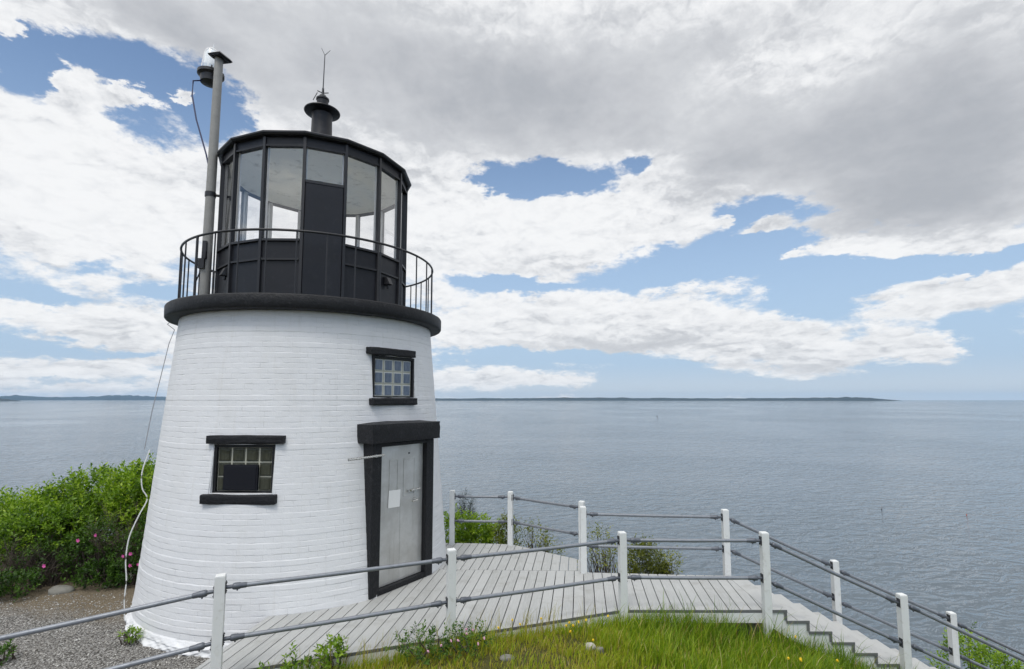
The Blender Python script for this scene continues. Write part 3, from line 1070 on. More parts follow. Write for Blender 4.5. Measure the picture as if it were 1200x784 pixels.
wl = build_window(268.9, 0.425, 1.525, 2.182, 2.262, 2.32, (-0.515, 0.545, 2.184, 2.305), (-0.525, 0.495, 1.392, 1.524), 2.175,
                  (M['blocks_dark'], paint('dull_rim', (0.055, 0.057, 0.042), 0.25, 0.3)), 0.03, 31)
wl['label'] = 'lower glass block window with a dark box fixed over its middle'
wr = build_window(325.4, 0.435, 2.815, 3.465, 2.175, 2.24, (-0.52, 0.42, 3.467, 3.585), (-0.50, 0.41, 2.70, 2.814), 2.095,
                  (M['blocks_blue'], M['block_rim']), 0.03, 41)
wr['label'] = 'upper glass block window above the door'
vb = MB()
Mx = frame_at(268.9, 0)
lbox(vb, Mx, -0.27, 0.20, 2.182, 2.222, 1.565, 1.905)
lbox(vb, Mx, -0.25, 0.18, 2.2225, 2.230, 1.585, 1.885)
vb.build('dark_box', paint('navy_box', (0.007, 0.0075, 0.012), 0.5, 0.2, spec=0.25), wl, None, 0.006)

# --- gallery slab, railing
g = MB()
prof = [(1.9, 4.058), (2.235, 4.058), (2.268, 4.068), (2.284, 4.09), (2.287, 4.25), (2.275, 4.268), (2.25, 4.273), (1.2, 4.275)]
g.lathe((AX, AY, 0), prof, 160)
slab = g.build('gallery_slab', M['black_stone'], tower, 50)
dm = slab.modifiers.new('rough', 'DISPLACE')
tx = bpy.data.textures.new('slab_lumps', 'CLOUDS')
tx.noise_scale = 0.16
dm.texture = tx
dm.strength = 0.008
dm.mid_level = 0.5
sb = slab.modifiers.new('fine', 'SUBSURF')
sb.subdivision_type = 'SIMPLE'
sb.levels = sb.render_levels = 1
slab.modifiers.move(1, 0)

RR = 2.11


def ring_pts(r, z, n=128):
    return [(AX + r * math.cos(2 * PI * k / n), AY + r * math.sin(2 * PI * k / n), z) for k in range(n)]


gr = MB()
n = 128
v, f = [], []
for k in range(n):
    a = 2 * PI * k / n
    for j in range(10):
        b = 2 * PI * j / 10
        rr = RR + 0.018 * math.cos(b)
        v.append((AX + rr * math.cos(a), AY + rr * math.sin(a), 5.224 + 0.018 * math.sin(b)))
for k in range(n):
    for j in range(10):
        f.append((k * 10 + j, ((k + 1) % n) * 10 + j, ((k + 1) % n) * 10 + (j + 1) % 10, k * 10 + (j + 1) % 10))
gr.add(v, f)
grail = gr.build('gallery_railing', M['black_iron'], tower, 60)
for k in range(32):
    a = R_(272.2 + 11.25 * k)
    b = MB()
    p = (AX + RR * math.cos(a), AY + RR * math.sin(a))
    rb = 0.019 if k % 8 == 5 else 0.0115
    b.tube((*p, 4.262), (*p, 5.222), rb, rb, 8)
    b.tube((*p, 4.268), (*p, 4.285), 0.03, 0.026, 10)
    b.build('baluster', M['black_iron'], grail, 40)

# --- lantern room: sixteen sided
PH, NS = 215.2, 16


def lv(k, r, z):
    a = R_(PH + 22.5 * k)
    return Vector((AX + r * math.cos(a), AY + r * math.sin(a), z))


RL = 1.592
Z0, ZL, ZG, ZH, ZE = 4.274, 4.94, 5.253, 6.758, 6.905
lw = MB()
bot, top = [lv(k, RL - 0.012, Z0) for k in range(NS)], [lv(k, RL - 0.012, ZG) for k in range(NS)]
ib, it = [lv(k, RL - 0.1, Z0) for k in range(NS)], [lv(k, RL - 0.1, ZG) for k in range(NS)]
vv = bot + top + it + ib
ff = []
for k in range(NS):
    j = (k + 1) % NS
    ff += [(k, j, NS + j, NS + k), (NS + k, NS + j, 2 * NS + j, 2 * NS + k), (2 * NS + k, 2 * NS + j, 3 * NS + j, 3 * NS + k)]
lw.add(vv, ff[0::3] + ff[1::3])
lantern = lw.build('lantern_wall', M['black'], tower)
M['inside_white'] = paint('white_bounce_paint', (0.8, 0.8, 0.77), 0.6, 0.05)  # kept white to bounce daylight onto the lantern ceiling
il = MB()
il.add([lv(k, RL - 0.102, 4.9) for k in range(NS)] + [lv(k, RL - 0.102, ZG - 0.002) for k in range(NS)], [(NS + k, NS + (k + 1) % NS, (k + 1) % NS, k) for k in range(NS)])
il.build('bounce_lining', M['inside_white'], lantern)  # unseen lining added to throw light up at the ceiling


def facet_bar(mb, k0, r0, r1, z0, z1, inset=0.0):
    """a bar along facet k0..k0+1 between radii r0<r1"""
    q = [lv(k0, r0, 0), lv(k0 + 1, r0, 0), lv(k0 + 1, r1, 0), lv(k0, r1, 0)]
    if inset:
        e = (q[1] - q[0]).normalized() * inset
        q = [q[0] + e, q[1] - e, q[2] - e, q[3] + e]
    q = q[::-1]
    mb.hexa([Vector((p.x, p.y, z0)) for p in q], [Vector((p.x, p.y, z1)) for p in q])


for k in range(NS):
    if k == 3:
        continue
    for r1, za, zb in ((0.022, ZL - 0.016, ZL + 0.014), (0.03, ZG - 0.028, ZG + 0.006), (0.015, Z0 + 0.002, Z0 + 0.07)):
        led = MB()
        facet_bar(led, k, RL - 0.0115, RL + r1, za, zb, 0.03)
        led.build('ledge', M['black_iron'], lantern)
hd = MB()
for k in range(NS):
    facet_bar(hd, k, RL - 0.09, RL - 0.004, ZH, ZE, 0.0005)
    facet_bar(hd, k, RL - 0.0035, RL + 0.018, ZH - 0.012, ZH + 0.018, 0.02)
header = hd.build('lantern_header', M['black'], tower)
for k in range(NS):
    mb = MB()
    a = R_(PH + 22.5 * k)
    Mk = Matrix.Translation((AX, AY, 0)) @ Matrix.Rotation(a, 4, 'Z')
    c = RL + 0.004
    w = 0.022
    mb.hexa([Mk @ Vector(q) for q in ((c - 0.045, -w, Z0 + 0.002), (c + 0.02, -w, Z0 + 0.002), (c + 0.02, w, Z0 + 0.002), (c - 0.045, w, Z0 + 0.002))],
            [Mk @ Vector(q) for q in ((c - 0.045, -w, ZE - 0.01), (c + 0.02, -w, ZE - 0.01), (c + 0.02, w, ZE - 0.01), (c - 0.045, w, ZE - 0.01))])
    mu = mb.build('mullion', M['black_iron'], tower)
    inn = MB()
    inn.hexa([Mk @ Vector(q) for q in ((c - 0.085, -0.034, ZG), (c - 0.046, -0.034, ZG), (c - 0.046, 0.034, ZG), (c - 0.085, 0.034, ZG))],
             [Mk @ Vector(q) for q in ((c - 0.085, -0.034, ZH), (c - 0.046, -0.034, ZH), (c - 0.046, 0.034, ZH), (c - 0.085, 0.034, ZH))])
    inn.build('inner_strip', M['mullion_in'], mu)
for k in range(NS):
    if k == 3:
        continue
    mb = MB()
    e = (lv(k + 1, RL, 0) - lv(k, RL, 0)).normalized() * 0.024
    q0, q1 = lv(k, RL - 0.028, 0) + e, lv(k + 1, RL - 0.028, 0) - e
    mb.add([(q0.x, q0.y, ZG + 0.004), (q1.x, q1.y, ZG + 0.004), (q1.x, q1.y, ZH - 0.004), (q0.x, q0.y, ZH - 0.004)], [(0, 1, 2, 3)])
    mb.build('glass_pane', M['glass'], tower)
# black door panel with a small pane above it
ZP = 6.20
pn = MB()
facet_bar(pn, 3, RL - 0.05, RL - 0.008, ZG + 0.008, ZP, 0.024)
facet_bar(pn, 3, RL - 0.0075, RL + 0.012, Z0 + 0.02, ZP - 0.03, 0.03)
panel = pn.build('lantern_door', M['black'], tower, None, 0.004)
pf = MB()
facet_bar(pf, 3, RL - 0.0075, RL + 0.02, ZP - 0.0295, ZP + 0.014, 0.026)
pf.build('door_head_bar', M['black_iron'], panel)
mb = MB()
e = (lv(4, RL, 0) - lv(3, RL, 0)).normalized() * 0.024
q0, q1 = lv(3, RL - 0.028, 0) + e, lv(4, RL - 0.028, 0) - e
mb.add([(q0.x, q0.y, ZP + 0.012), (q1.x, q1.y, ZP + 0.012), (q1.x, q1.y, ZH - 0.004), (q0.x, q0.y, ZH - 0.004)], [(0, 1, 2, 3)])
mb.build('glass_pane', M['glass'], tower)
for kk in (0.97, 5.35):                                     # small hooded vents on the lower panels
    a = R_(PH + 22.5 * (math.floor(kk) + 0.5) + (kk - math.floor(kk) - 0.5) * 14)
    c = Vector((AX + (RL - 0.01) * math.cos(a), AY + (RL - 0.01) * math.sin(a), 4.80))
    Mk = Matrix.Translation(c) @ Matrix.Rotation(R_(PH + 22.5 * (math.floor(kk) + 0.5)), 4, 'Z')
    mb = MB()
    mb.hexa([Mk @ Vector(q) for q in ((-0.02, -0.06, -0.06), (0.09, -0.05, -0.05), (0.09, 0.05, -0.05), (-0.02, 0.06, -0.06))],
            [Mk @ Vector(q) for q in ((-0.02, -0.06, 0.08), (0.035, -0.055, 0.07), (0.035, 0.055, 0.07), (-0.02, 0.06, 0.08))])
    mb.tube(Mk @ Vector((0.02, 0.0, -0.12)), Mk @ Vector((0.02, 0.0, -0.05)), 0.02)
    mb.build('vent_hood', M['black_iron'], lantern, None, 0.004)

# roof with eave, ceiling inside, ventilator and rod
rf = MB()
rf.lathe((AX, AY, 0), [(RL - 0.1, ZE - 0.004), (1.625, ZE - 0.002), (1.66, ZE + 0.004), (1.685, ZE + 0.03), (1.685, ZE + 0.055), (1.655, ZE + 0.075), (1.0, 7.22), (0.3, 7.46), (0.02, 7.5)], NS, R_(PH))
roof = rf.build('roof', M['black'], tower)
cl = MB()
cl.lathe((AX, AY, 0), [(0.02, ZH + 0.045), (RL - 0.092, ZH + 0.012), (RL - 0.092, ZH + 0.11), (0.02, ZH + 0.12)], 64)
ceil_ = cl.build('lantern_ceiling', M['ceiling'], tower, 40)
lr = MB()
lr.tube((AX, AY, ZH + 0.045), (AX, AY, ZH - 0.0), 0.16, 0.13, 24)
lr.path([(AX, AY, ZH), (AX + 0.01, AY, ZH - 0.3), (AX - 0.01, AY + 0.01, ZH - 0.55), (AX, AY, ZH - 0.7)], 0.008)
lr.tube((AX, AY, ZH - 0.7), (AX, AY, ZH - 0.76), 0.025)
lr.build('lamp_cord', paint('grey_fixture', (0.3, 0.3, 0.28), 0.5), ceil_, 40)
fl = MB()
fl.lathe((AX, AY, 0), [(1.49, 4.9), (1.49, 4.93), (0.02, 4.93)], 32)
fl.build('lantern_floor', M['inside_white'], tower)
vn = MB()
vn.lathe((AX, AY, 0), [(0.235, 7.40), (0.215, 7.60), (0.19, 7.75), (0.182, 8.10), (0.19, 8.16)], 32)
vent = vn.build('ventilator', M['black'], roof, 40)
vd = MB()
vd.lathe((AX, AY, 0), [(0.18, 8.165), (0.318, 8.20), (0.326, 8.215), (0.322, 8.228), (0.17, 8.29), (0.12, 8.33), (0.105, 8.345), (0.105, 8.45), (0.118, 8.455), (0.118, 8.485), (0.085, 8.51), (0.055, 8.555), (0.02, 8.57)], 40)
vd.build('ventilator_cap', M['black'], roof, 35)
rd = MB()
rd.tube((AX, AY, 8.56), (AX, AY, 8.70), 0.026, 0.018)
rd.tube((AX, AY, 8.69), (AX + 0.012, AY, 9.37), 0.011, 0.008)
rd.tube((AX + 0.012, AY, 9.365), (AX - 0.055, AY, 9.51), 0.006, 0.004)
rd.tube((AX + 0.012, AY, 9.365), (AX + 0.115, AY, 9.465), 0.006, 0.004)
for a in (0.4, 2.2, 3.5, 5.2):
    rd.tube((AX, AY, 8.60), (AX + 0.1 * math.cos(a), AY + 0.1 * math.sin(a), 8.63), 0.009)
rd.path([(AX - 0.1, AY - 0.02, 8.6), (AX - 0.13, AY - 0.05, 8.5), (AX - 0.15, AY - 0.08, 8.42)], 0.008)
rd.build('lightning_rod', paint('dull_rod', (0.07, 0.07, 0.075), 0.45, metal=0.5), roof, 40)

# ------------------------------------------------------------------ mast with the clear beacon, cables
MXp, MYp = -5.105, 8.42
mast = thing('beacon_mast', 'thin grey pole carrying a clear glass beacon beside the lantern room', 'beacon mast', (MXp, MYp, 4.27))
b = MB()
b.tube((MXp - 0.012, MYp, 4.265), (MXp + 0.02, MYp, 8.68), 0.082, 0.066, 20)
b.build('pole', M['mast'], mast, 40)
c = MB()
Mc = Matrix.Translation((MXp + 0.04, MYp, 8.70)) @ Matrix.Rotation(R_(9), 4, 'Y') @ Matrix.Rotation(R_(25), 4, 'Z')
c.lathe((0, 0, 0), [(0.17, -0.03), (0.195, 0.0), (0.15, 0.035), (0.02, 0.075)], 4)
c.v = [tuple(Mc @ Vector(q)) for q in c.v]
c.build('pole_cap', M['black'], mast)
LX, LY = MXp - 0.28, MYp + 0.28
hb = MB()
hb.lathe((LX, LY, 0), [(0.05, 8.38), (0.16, 8.41), (0.17, 8.52), (0.215, 8.55), (0.215, 8.60), (0.17, 8.615)], 28)
hb.tube((MXp, MYp, 8.42), (LX, LY, 8.42), 0.025)
hb.tube((MXp, MYp, 8.5), (LX, LY, 8.5), 0.025)
for a in (0.5, 2.1, 3.7, 5.3):
    hb.tube((LX + 0.19 * math.cos(a), LY + 0.19 * math.sin(a), 8.6), (LX + 0.19 * math.cos(a), LY + 0.19 * math.sin(a), 8.65), 0.012)
hb.build('lamp_base', M['black_iron'], mast, 40)
ln_ = MB()
ln_.lathe((LX, LY, 0), [(0.155, 8.616), (0.16, 8.66)] + [(0.158 - 0.0045 * q + (0.007 if q % 2 else 0.0), 8.69 + 0.03 * q) for q in range(11)] + [(0.10, 9.02), (0.06, 9.06), (0.02, 9.07)], 32)
ln_.build('lens', M['lens'], mast, 40)
li_ = MB()
li_.lathe((LX, LY, 0), [(0.125, 8.617), (0.115, 8.93), (0.08, 9.0), (0.02, 9.01)], 20)
li_.tube((LX + 0.02, LY, 9.06), (LX + 0.025, LY, 9.16), 0.009, 0.004)
li_.build('inner_lens', paint('frosted_lens', (0.82, 0.84, 0.86), 0.25, 0.08), mast, 40)
cl_ = MB()
cl_.box((MXp - 0.03, MYp - 0.085, 5.03), (0.10, 0.06, 0.17))
cl_.box((MXp + 0.01, MYp - 0.085, 5.26), (0.06, 0.06, 0.30))
cl_.tube((MXp - 0.1, MYp - 0.02, 5.03), (MXp - 0.02, MYp - 0.02, 5.03), 0.03)
cl_.path([(MXp, MYp, 4.93), (MXp + 0.12, MYp + 0.03, 4.92), (MXp + 0.31, MYp + 0.12, 4.93)], 0.013)
cl_.build('clamp', M['black_iron'], mast, 40)
br_ = MB()
br_.tube((MXp, MYp, 6.24), (MXp + 0.30, MYp + 0.12, 6.24), 0.022)
br_.tube((MXp - 0.0, MYp, 6.20), (MXp, MYp, 6.28), 0.085)
br_.path([(MXp + 0.30, MYp + 0.12, 6.75), (MXp + 0.29, MYp + 0.10, 6.3), (MXp + 0.27, MYp + 0.08, 5.8), (MXp + 0.25, MYp + 0.06, 5.2), (MXp + 0.24, MYp + 0.06, 4.6), (MXp + 0.24, MYp + 0.06, 4.27)], 0.016)
br_.build('bracket', M['black_iron'], mast, 40)
cb = MB()
cb.path([(LX - 0.1, LY - 0.1, 8.40), (LX - 0.18, LY - 0.2, 8.33), (LX - 0.17, LY - 0.22, 8.05), (LX - 0.06, LY - 0.24, 7.6), (LX + 0.08, LY - 0.26, 7.2), (LX + 0.17, LY - 0.28, 6.95), (LX + 0.22, LY - 0.28, 6.75)], 0.013)
cb.build('power_cable', M['blue_cable'], mast, 60)
cb = MB()
cb.path([(MXp - 0.06, MYp - 0.04, 4.95), (MXp - 0.13, MYp - 0.05, 4.75), (MXp - 0.15, MYp - 0.05, 4.5), (MXp - 0.10, MYp - 0.05, 4.27)], 0.011)
cb.build('earth_cable', M['black_iron'], mast, 60)


def on_wall(az, z, out=0.02):
    r = float(R_at(z)) + out
    return (AX + r * math.cos(R_(az)), AY + r * math.sin(R_(az)), z)


w_ = MB()
w_.path([(-5.62, 8.42, 4.10), (-5.66, 8.36, 4.02), (-5.55, 8.38, 3.93), (-5.60, 8.34, 3.7), (-5.68, 8.32, 3.2), (-5.78, 8.30, 2.6), (-5.85, 8.28, 2.0)] , 0.006, 6)
tag(w_.build('thin_wire', M['wire'], None, 60), 'thin grey wire hanging from the black gallery down the left side of the tower', 'wire')
w_ = MB()
az_c = 214.0
pts_c = [(*on_wall(az_c, 2.02, 0.10)[:2], 2.02), (*on_wall(az_c, 1.7, 0.15)[:2], 1.7), (*on_wall(az_c, 1.5, 0.12)[:2], 1.45), on_wall(az_c, 1.28, 0.03), (*on_wall(az_c, 1.05, 0.10)[:2], 1.05),
         (*on_wall(az_c, 0.7, 0.17)[:2], 0.75), (*on_wall(az_c, 0.4, 0.17)[:2], 0.42), (*on_wall(az_c, 0.1, 0.12)[:2], 0.12), (*on_wall(az_c, -0.2, 0.10)[:2], -0.15), (*on_wall(az_c, -0.4, 0.06)[:2], -0.42)]
# smooth the cable
P = [Vector(q) for q in pts_c]
S_ = []
for i in range(len(P) - 1):
    p0, p1, p2, p3 = P[max(i - 1, 0)], P[i], P[i + 1], P[min(i + 2, len(P) - 1)]
    for k in range(5):
        u = k / 5
        S_.append(0.5 * ((2 * p1) + (p2 - p0) * u + (2 * p0 - 5 * p1 + 4 * p2 - p3) * u * u + (3 * p1 - p0 - 3 * p2 + p3) * u ** 3))
S_.append(P[-1])
w_.path(S_, 0.0085, 8)
tag(w_.build('white_cable', M['cable'], None, 60), 'loose white cable running down the left side of the brick tower', 'cable')

# ------------------------------------------------------------------ boardwalk
def clip(poly, nx, ny, c):
    """keep the side nx*x+ny*y <= c"""
    out = []
    for i in range(len(poly)):
        a, b_ = poly[i], poly[(i + 1) % len(poly)]
        da, db = nx * a[0] + ny * a[1] - c, nx * b_[0] + ny * b_[1] - c
        if da <= 0:
            out.append(a)
        if da * db < 0:
            u = da / (da - db)
            out.append((a[0] + u * (b_[0] - a[0]), a[1] + u * (b_[1] - a[1])))
    return out


BD = R_(7.5)                                       # boards lean this much off the line of sight
bx, by = math.sin(BD), math.cos(BD)                # along a board
px_, py_ = math.cos(BD), -math.sin(BD)             # across
main_poly = [(-3.32, 5.42), (1.47, 7.13), (3.405, 7.13), (3.405, 8.45), (1.25, 8.60), (1.20, 8.68), (-1.0, 8.74), (-2.4, 9.0), (-3.14, 7.0)]
plat_poly = [(-1.0, 8.755), (1.19, 8.70), (1.19, 9.27), (0.0, 10.22), (-0.83, 10.31), (-1.9, 10.36), (-2.2, 8.95)]
deck = thing('boardwalk', 'grey painted plank boardwalk curving round the foot of the white tower', 'boardwalk', (0.5, 7.8, 0))
PITCH, GAP = 0.147, 0.011
for nme, poly, seed in (('deck_boards', main_poly, 0.03), ('platform_boards', plat_poly, 0.075)):
    mb = MB()
    c0 = min(px_ * p[0] + py_ * p[1] for p in poly)
    c1 = max(px_ * p[0] + py_ * p[1] for p in poly)
    k = math.floor(c0 / PITCH) - 1
    while k * PITCH + seed < c1:
        lo, hi = k * PITCH + seed, (k + 1) * PITCH + seed - GAP
        q = clip(clip(poly, px_, py_, hi), -px_, -py_, -lo)
        k += 1
        if len(q) >= 3:
            area = sum(q[i][0] * q[(i + 1) % len(q)][1] - q[(i + 1) % len(q)][0] * q[i][1] for i in range(len(q))) / 2
            if abs(area) > 0.004:
                dz = 0.0025 * math.sin(k * 12.9898) * 0.7
                mb.prism(q if area > 0 else q[::-1], -0.038 + dz, dz)
    mb.build(nme, M['deck'], deck, None, 0.003, 1)


def plank(mb, a, b_, z0, z1, th, side=1):
    """upright plank from a to b (ground points)"""
    d = Vector((b_[0] - a[0], b_[1] - a[1], 0)).normalized()
    nrm = Vector((d.y, -d.x, 0)) * th * side
    q = [Vector((*a, 0)), Vector((*b_, 0)), Vector((*b_, 0)) + nrm, Vector((*a, 0)) + nrm]
    if side > 0:
        q = q[::-1]
    mb.hexa([Vector((p.x, p.y, z0)) for p in q], [Vector((p.x, p.y, z1)) for p in q])


M['board_end'] = paint('grey_board_ends', (0.12, 0.125, 0.125), 0.7, 0.2, 20.0)
es = MB()
plank(es, (-3.32, 5.418), (1.462, 7.126), -0.039, -0.004, 0.006, 1)
plank(es, (1.475, 7.127), (3.405, 7.127), -0.039, -0.004, 0.006, 1)
es.build('edge_strip', M['board_end'], deck)
fa = MB()
plank(fa, (-3.32, 5.445), (1.462, 7.155), -0.20, -0.0405, 0.03, 1)
plank(fa, (1.475, 7.152), (3.40, 7.152), -0.17, -0.0405, 0.03, 1)
fa.build('fascia', M['white_post'], deck, None, 0.003, 1)
j = MB()
for yy in (7.6, 8.1, 8.5):
    j.box((2.3, yy, -0.12), (2.1, 0.05, 0.15))
for u in (0.3, 0.9, 1.5, 2.1):
    a = (-3.1 + -0.335 * 0, 5.55 + u)
    j.hexa([Vector((-3.15, 5.55 + u, -0.2)), Vector((1.4, 7.15 + u * 0.72, -0.2)), Vector((1.4, 7.2 + u * 0.72, -0.2)), Vector((-3.15, 5.6 + u, -0.2))],
           [Vector((-3.15, 5.55 + u, -0.045)), Vector((1.4, 7.15 + u * 0.72, -0.045)), Vector((1.4, 7.2 + u * 0.72, -0.045)), Vector((-3.15, 5.6 + u, -0.045))])
for yy in (9.1, 9.7, 10.15):
    j.box((-0.4, yy, -0.12), (1.5, 0.05, 0.15))
for p in ((1.6, 7.3), (3.25, 7.3), (2.4, 8.3), (3.3, 8.3), (-0.6, 9.9), (0.6, 9.3)):
    j.box((p[0], p[1], -0.55), (0.09, 0.09, 0.8))
j.build('joist', M['under'], deck)

# ------------------------------------------------------------------ stairs
stairs = thing('stairs', 'grey timber steps going down to the right from the boardwalk', 'stairs', (3.5, 7.8, 0))
RISE, RUN, YN, YF = 0.1365, 0.293, 7.13, 8.43
SX = 3.665
NSTEP = 13
for k in range(NSTEP):
    x1 = SX + k * RUN
    x0 = (3.412 if k == 0 else x1 - RUN - 0.015)
    z = -k * RISE - (0.001 if k else 0)
    tr = MB()
    if k == 0:
        tr.box(((x0 + x1) / 2, (YN + YF) / 2, z - 0.019), (x1 - x0, YF - YN, 0.038))
    else:
        m_ = (x0 + x1) / 2
        tr.box(((x0 + m_ - 0.004) / 2, (YN + YF) / 2, z - 0.019), (m_ - 0.004 - x0, YF - YN, 0.038))
        tr.box(((x1 + m_ + 0.004) / 2, (YN + YF) / 2, z - 0.019), (x1 - m_ - 0.004, YF - YN, 0.038))
    tr.build('tread', M['deck'], stairs, None, 0.004, 1)
    te = MB()
    te.box(((x0 + x1) / 2, YN - 0.005, z - 0.0215), (x1 - x0, 0.006, 0.035))
    te.box((x1 - 0.021, YN - 0.005, z - 0.0395 - (RISE - 0.04) / 2), (0.034, 0.006, RISE - 0.043))
    te.build('tread_end', M['board_end'], stairs)
    rs = MB()
    rs.box((x1 - 0.032, (YN + YF) / 2, z - 0.039 - (RISE - 0.04) / 2), (0.024, YF - YN - 0.004, RISE - 0.042))
    rs.build('riser', M['deck'], stairs)
for ys, s in ((YN + 0.01, -1), (YF - 0.01, 1)):
    # sawtooth stringer board just under the treads
    top, botm = [], []
    st = MB()
    for k in range(NSTEP):
        xa = 3.41 if k == 0 else SX + (k - 1) * RUN - 0.012
        xb = SX + k * RUN - 0.012
        zt = -k * RISE - 0.0405
        def zb(x):
            return -0.335 - 0.466 * (x - 3.6) if x > 3.6 else -0.20 - (x - 3.41) * 0.7
        y0, y1 = (ys - 0.003, ys + 0.037) if s < 0 else (ys - 0.037, ys + 0.003)
        st.hexa([Vector((xa, y0, zb(xa))), Vector((xb, y0, zb(xb))), Vector((xb, y1, zb(xb))), Vector((xa, y1, zb(xa)))],
                [Vector((xa, y0, zt)), Vector((xb, y0, zt)), Vector((xb, y1, zt)), Vector((xa, y1, zt))])
    st.build('stringer', M['white_post'], stairs)

# ------------------------------------------------------------------ railings
def railing(label, posts, rails, name='railing'):
    """posts: (x, y, base z, top z, turn); rails: per bay ((z, z) at both posts)"""
    t = thing(name, label, 'railing', (posts[len(posts) // 2][0], posts[len(posts) // 2][1], posts[len(posts) // 2][2]))
    hw = 0.048
    for (x, y, zb, zt, rz) in posts:
        mb = MB()
        mb.box((x, y, (zb + zt - 0.012) / 2), (2 * hw, 2 * hw, zt - zb - 0.012), rz)
        # slightly pyramidal top
        Mt = Matrix.Translation((x, y, 0)) @ Matrix.Rotation(rz, 4, 'Z')
        mb.hexa([Mt @ Vector((a * hw, b_ * hw, zt - 0.0115)) for a, b_ in ((-1, -1), (1, -1), (1, 1), (-1, 1))],
                [Mt @ Vector((a * hw * 0.86, b_ * hw * 0.86, zt)) for a, b_ in ((-1, -1), (1, -1), (1, 1), (-1, 1))])
        mb.build('post', M['white_post'], t, None, 0.004, 2)
    for i in range(len(posts) - 1):
        for za, zb_ in rails[i]:
            A, B = Vector((posts[i][0], posts[i][1], za)), Vector((posts[i + 1][0], posts[i + 1][1], zb_))
            flat = Vector((B.x - A.x, B.y - A.y, 0)).normalized()
            d = (B - A).normalized()
            off = hw + 0.012
            a, b_ = A + d * off, B - d * off
            mb = MB()
            sag = Vector((0, 0, -0.004))
            mid = (a + b_) / 2 + sag
            mb.path([a + d * 0.05, mid, b_ - d * 0.05], 0.0235, 12)
            r = mb.build('rail', M['rail_pipe'], t, 60)
            for p, s in ((a, 1), (b_, -1)):
                c = MB()
                c.tube(p - d * s * 0.012, p + d * s * 0.06, 0.0195, 0.0195, 12)
                c.path([p + d * s * 0.05, p + d * s * 0.062, p + d * s * 0.075, p + d * s * 0.115, p + d * s * 0.13, p + d * s * 0.17, p + d * s * 0.182],
                       [0.024, 0.033, 0.034, 0.033, 0.028, 0.0275, 0.0236], 14)
                c.tube(p + d * s * 0.095 + Vector((0, 0, -0.028)), p + d * s * 0.095 + Vector((0, 0, -0.046)), 0.009, 0.008, 8)
                c.build('coupling', M['coupling'], r, 40)
                fl_ = MB()
                Mf = Matrix.Translation(p - flat * s * 0.009) @ Matrix.Rotation(math.atan2(flat.y, flat.x), 4, 'Z')
                fl_.box((0, 0, 0), (0.006, 0.072, 0.115), mat=Mf)
                for dy, dz in ((-0.022, -0.042), (0.022, -0.042), (-0.022, 0.042), (0.022, 0.042)):
                    fl_.tube(Mf @ Vector((0.002 * s, dy, dz)), Mf @ Vector((0.011 * s, dy, dz)), 0.008, 0.007, 6)
                fl_.build('flange', M['bracket'], r, None, 0.002, 1)
    return t


ang = math.atan2(0.4, 1.0)
near = [(-7.28, 3.61, -0.9, 0.66, ang), (-5.10, 4.48, -0.9, 0.80, ang), (-2.93, 5.35, -0.75, 1.035, ang), (-0.715, 6.26, -0.5, 1.03, ang), (1.476, 7.085, -0.6, 1.02, ang * 0.4), (3.375, 7.075, -0.85, 1.02, 0),
        (5.165, 7.075, -1.7, 0.222, 0), (6.955, 7.075, -2.6, -0.60, 0)]
near_rails = [((0.45, 0.59), (-0.05, 0.11)), ((0.63, 0.885), (0.13, 0.385)), ((0.905, 0.915), (0.405, 0.43)), ((0.915, 0.912), (0.43, 0.432)), ((0.912, 0.908), (0.43, 0.425)),
              ((0.908, 0.085), (0.40, -0.42)), ((0.105, -0.73), (-0.39, -1.23))]
railing('white post and pipe railing along the near, grassy side of the boardwalk and steps', near, near_rails)
plat = [(-1.165, 10.245, -0.6, 1.02, 0), (-0.03, 10.18, -0.6, 1.01, -0.2), (1.225, 9.235, -0.7, 1.01, -0.45)]
railing('white post and pipe railing round the far platform behind the tower door', plat, [((0.905, 0.905), (0.44, 0.44)), ((0.90, 0.895), (0.44, 0.43))])
far_ = [(1.16, 8.60, -0.7, 1.045, 0), (3.44, 8.50, -1.0, 1.02, 0), (5.165, 8.50, -2.0, 0.222, 0), (6.975, 8.50, -2.9, -0.575, 0), (8.75, 8.50, -3.8, -1.40, 0)]
railing('white post and pipe railing along the seaward side of the boardwalk and steps', far_, [((0.925, 0.895), (0.42, 0.40)), ((0.90, 0.12), (0.405, -0.37)), ((0.09, -0.69), (-0.40, -1.19)), ((-0.71, -1.52), (-1.2, -2.0))])

# ------------------------------------------------------------------ plants
def leaf_mesh(name, C, DIR, size, rng, tint, width=0.42, fold=0.22, droop=0.3):
    """folded leaf: C base points, DIR unit directions, per-leaf sizes -> quads split along the midrib"""
    n = len(C)
    up = np.tile(np.array([[0, 0, 1.0]]), (n, 1)) + rng.normal(0, 0.45, (n, 3))
    side = np.cross(DIR, up)
    side /= np.linalg.norm(side, axis=1, keepdims=True) + 1e-9
    nrm = np.cross(side, DIR)
    L = size[:, None]
    tip = C + DIR * L - nrm * L * droop * 0.35
    m = C + DIR * L * 0.45
    l = m + side * L * width * 0.5 + nrm * L * fold * 0.4
    r = m - side * L * width * 0.5 + nrm * L * fold * 0.4
    V = np.stack([C, r, tip, l], 1).reshape(-1, 3)
    i = np.arange(n) * 4
    F = np.concatenate([np.stack([i, i + 1, i + 2], -1), np.stack([i, i + 2, i + 3], -1)])
    return np_mesh(name, V, F, 3, np.repeat(tint, 4))


def unit(v):
    return v / (np.linalg.norm(v, axis=-1, keepdims=True) + 1e-9)


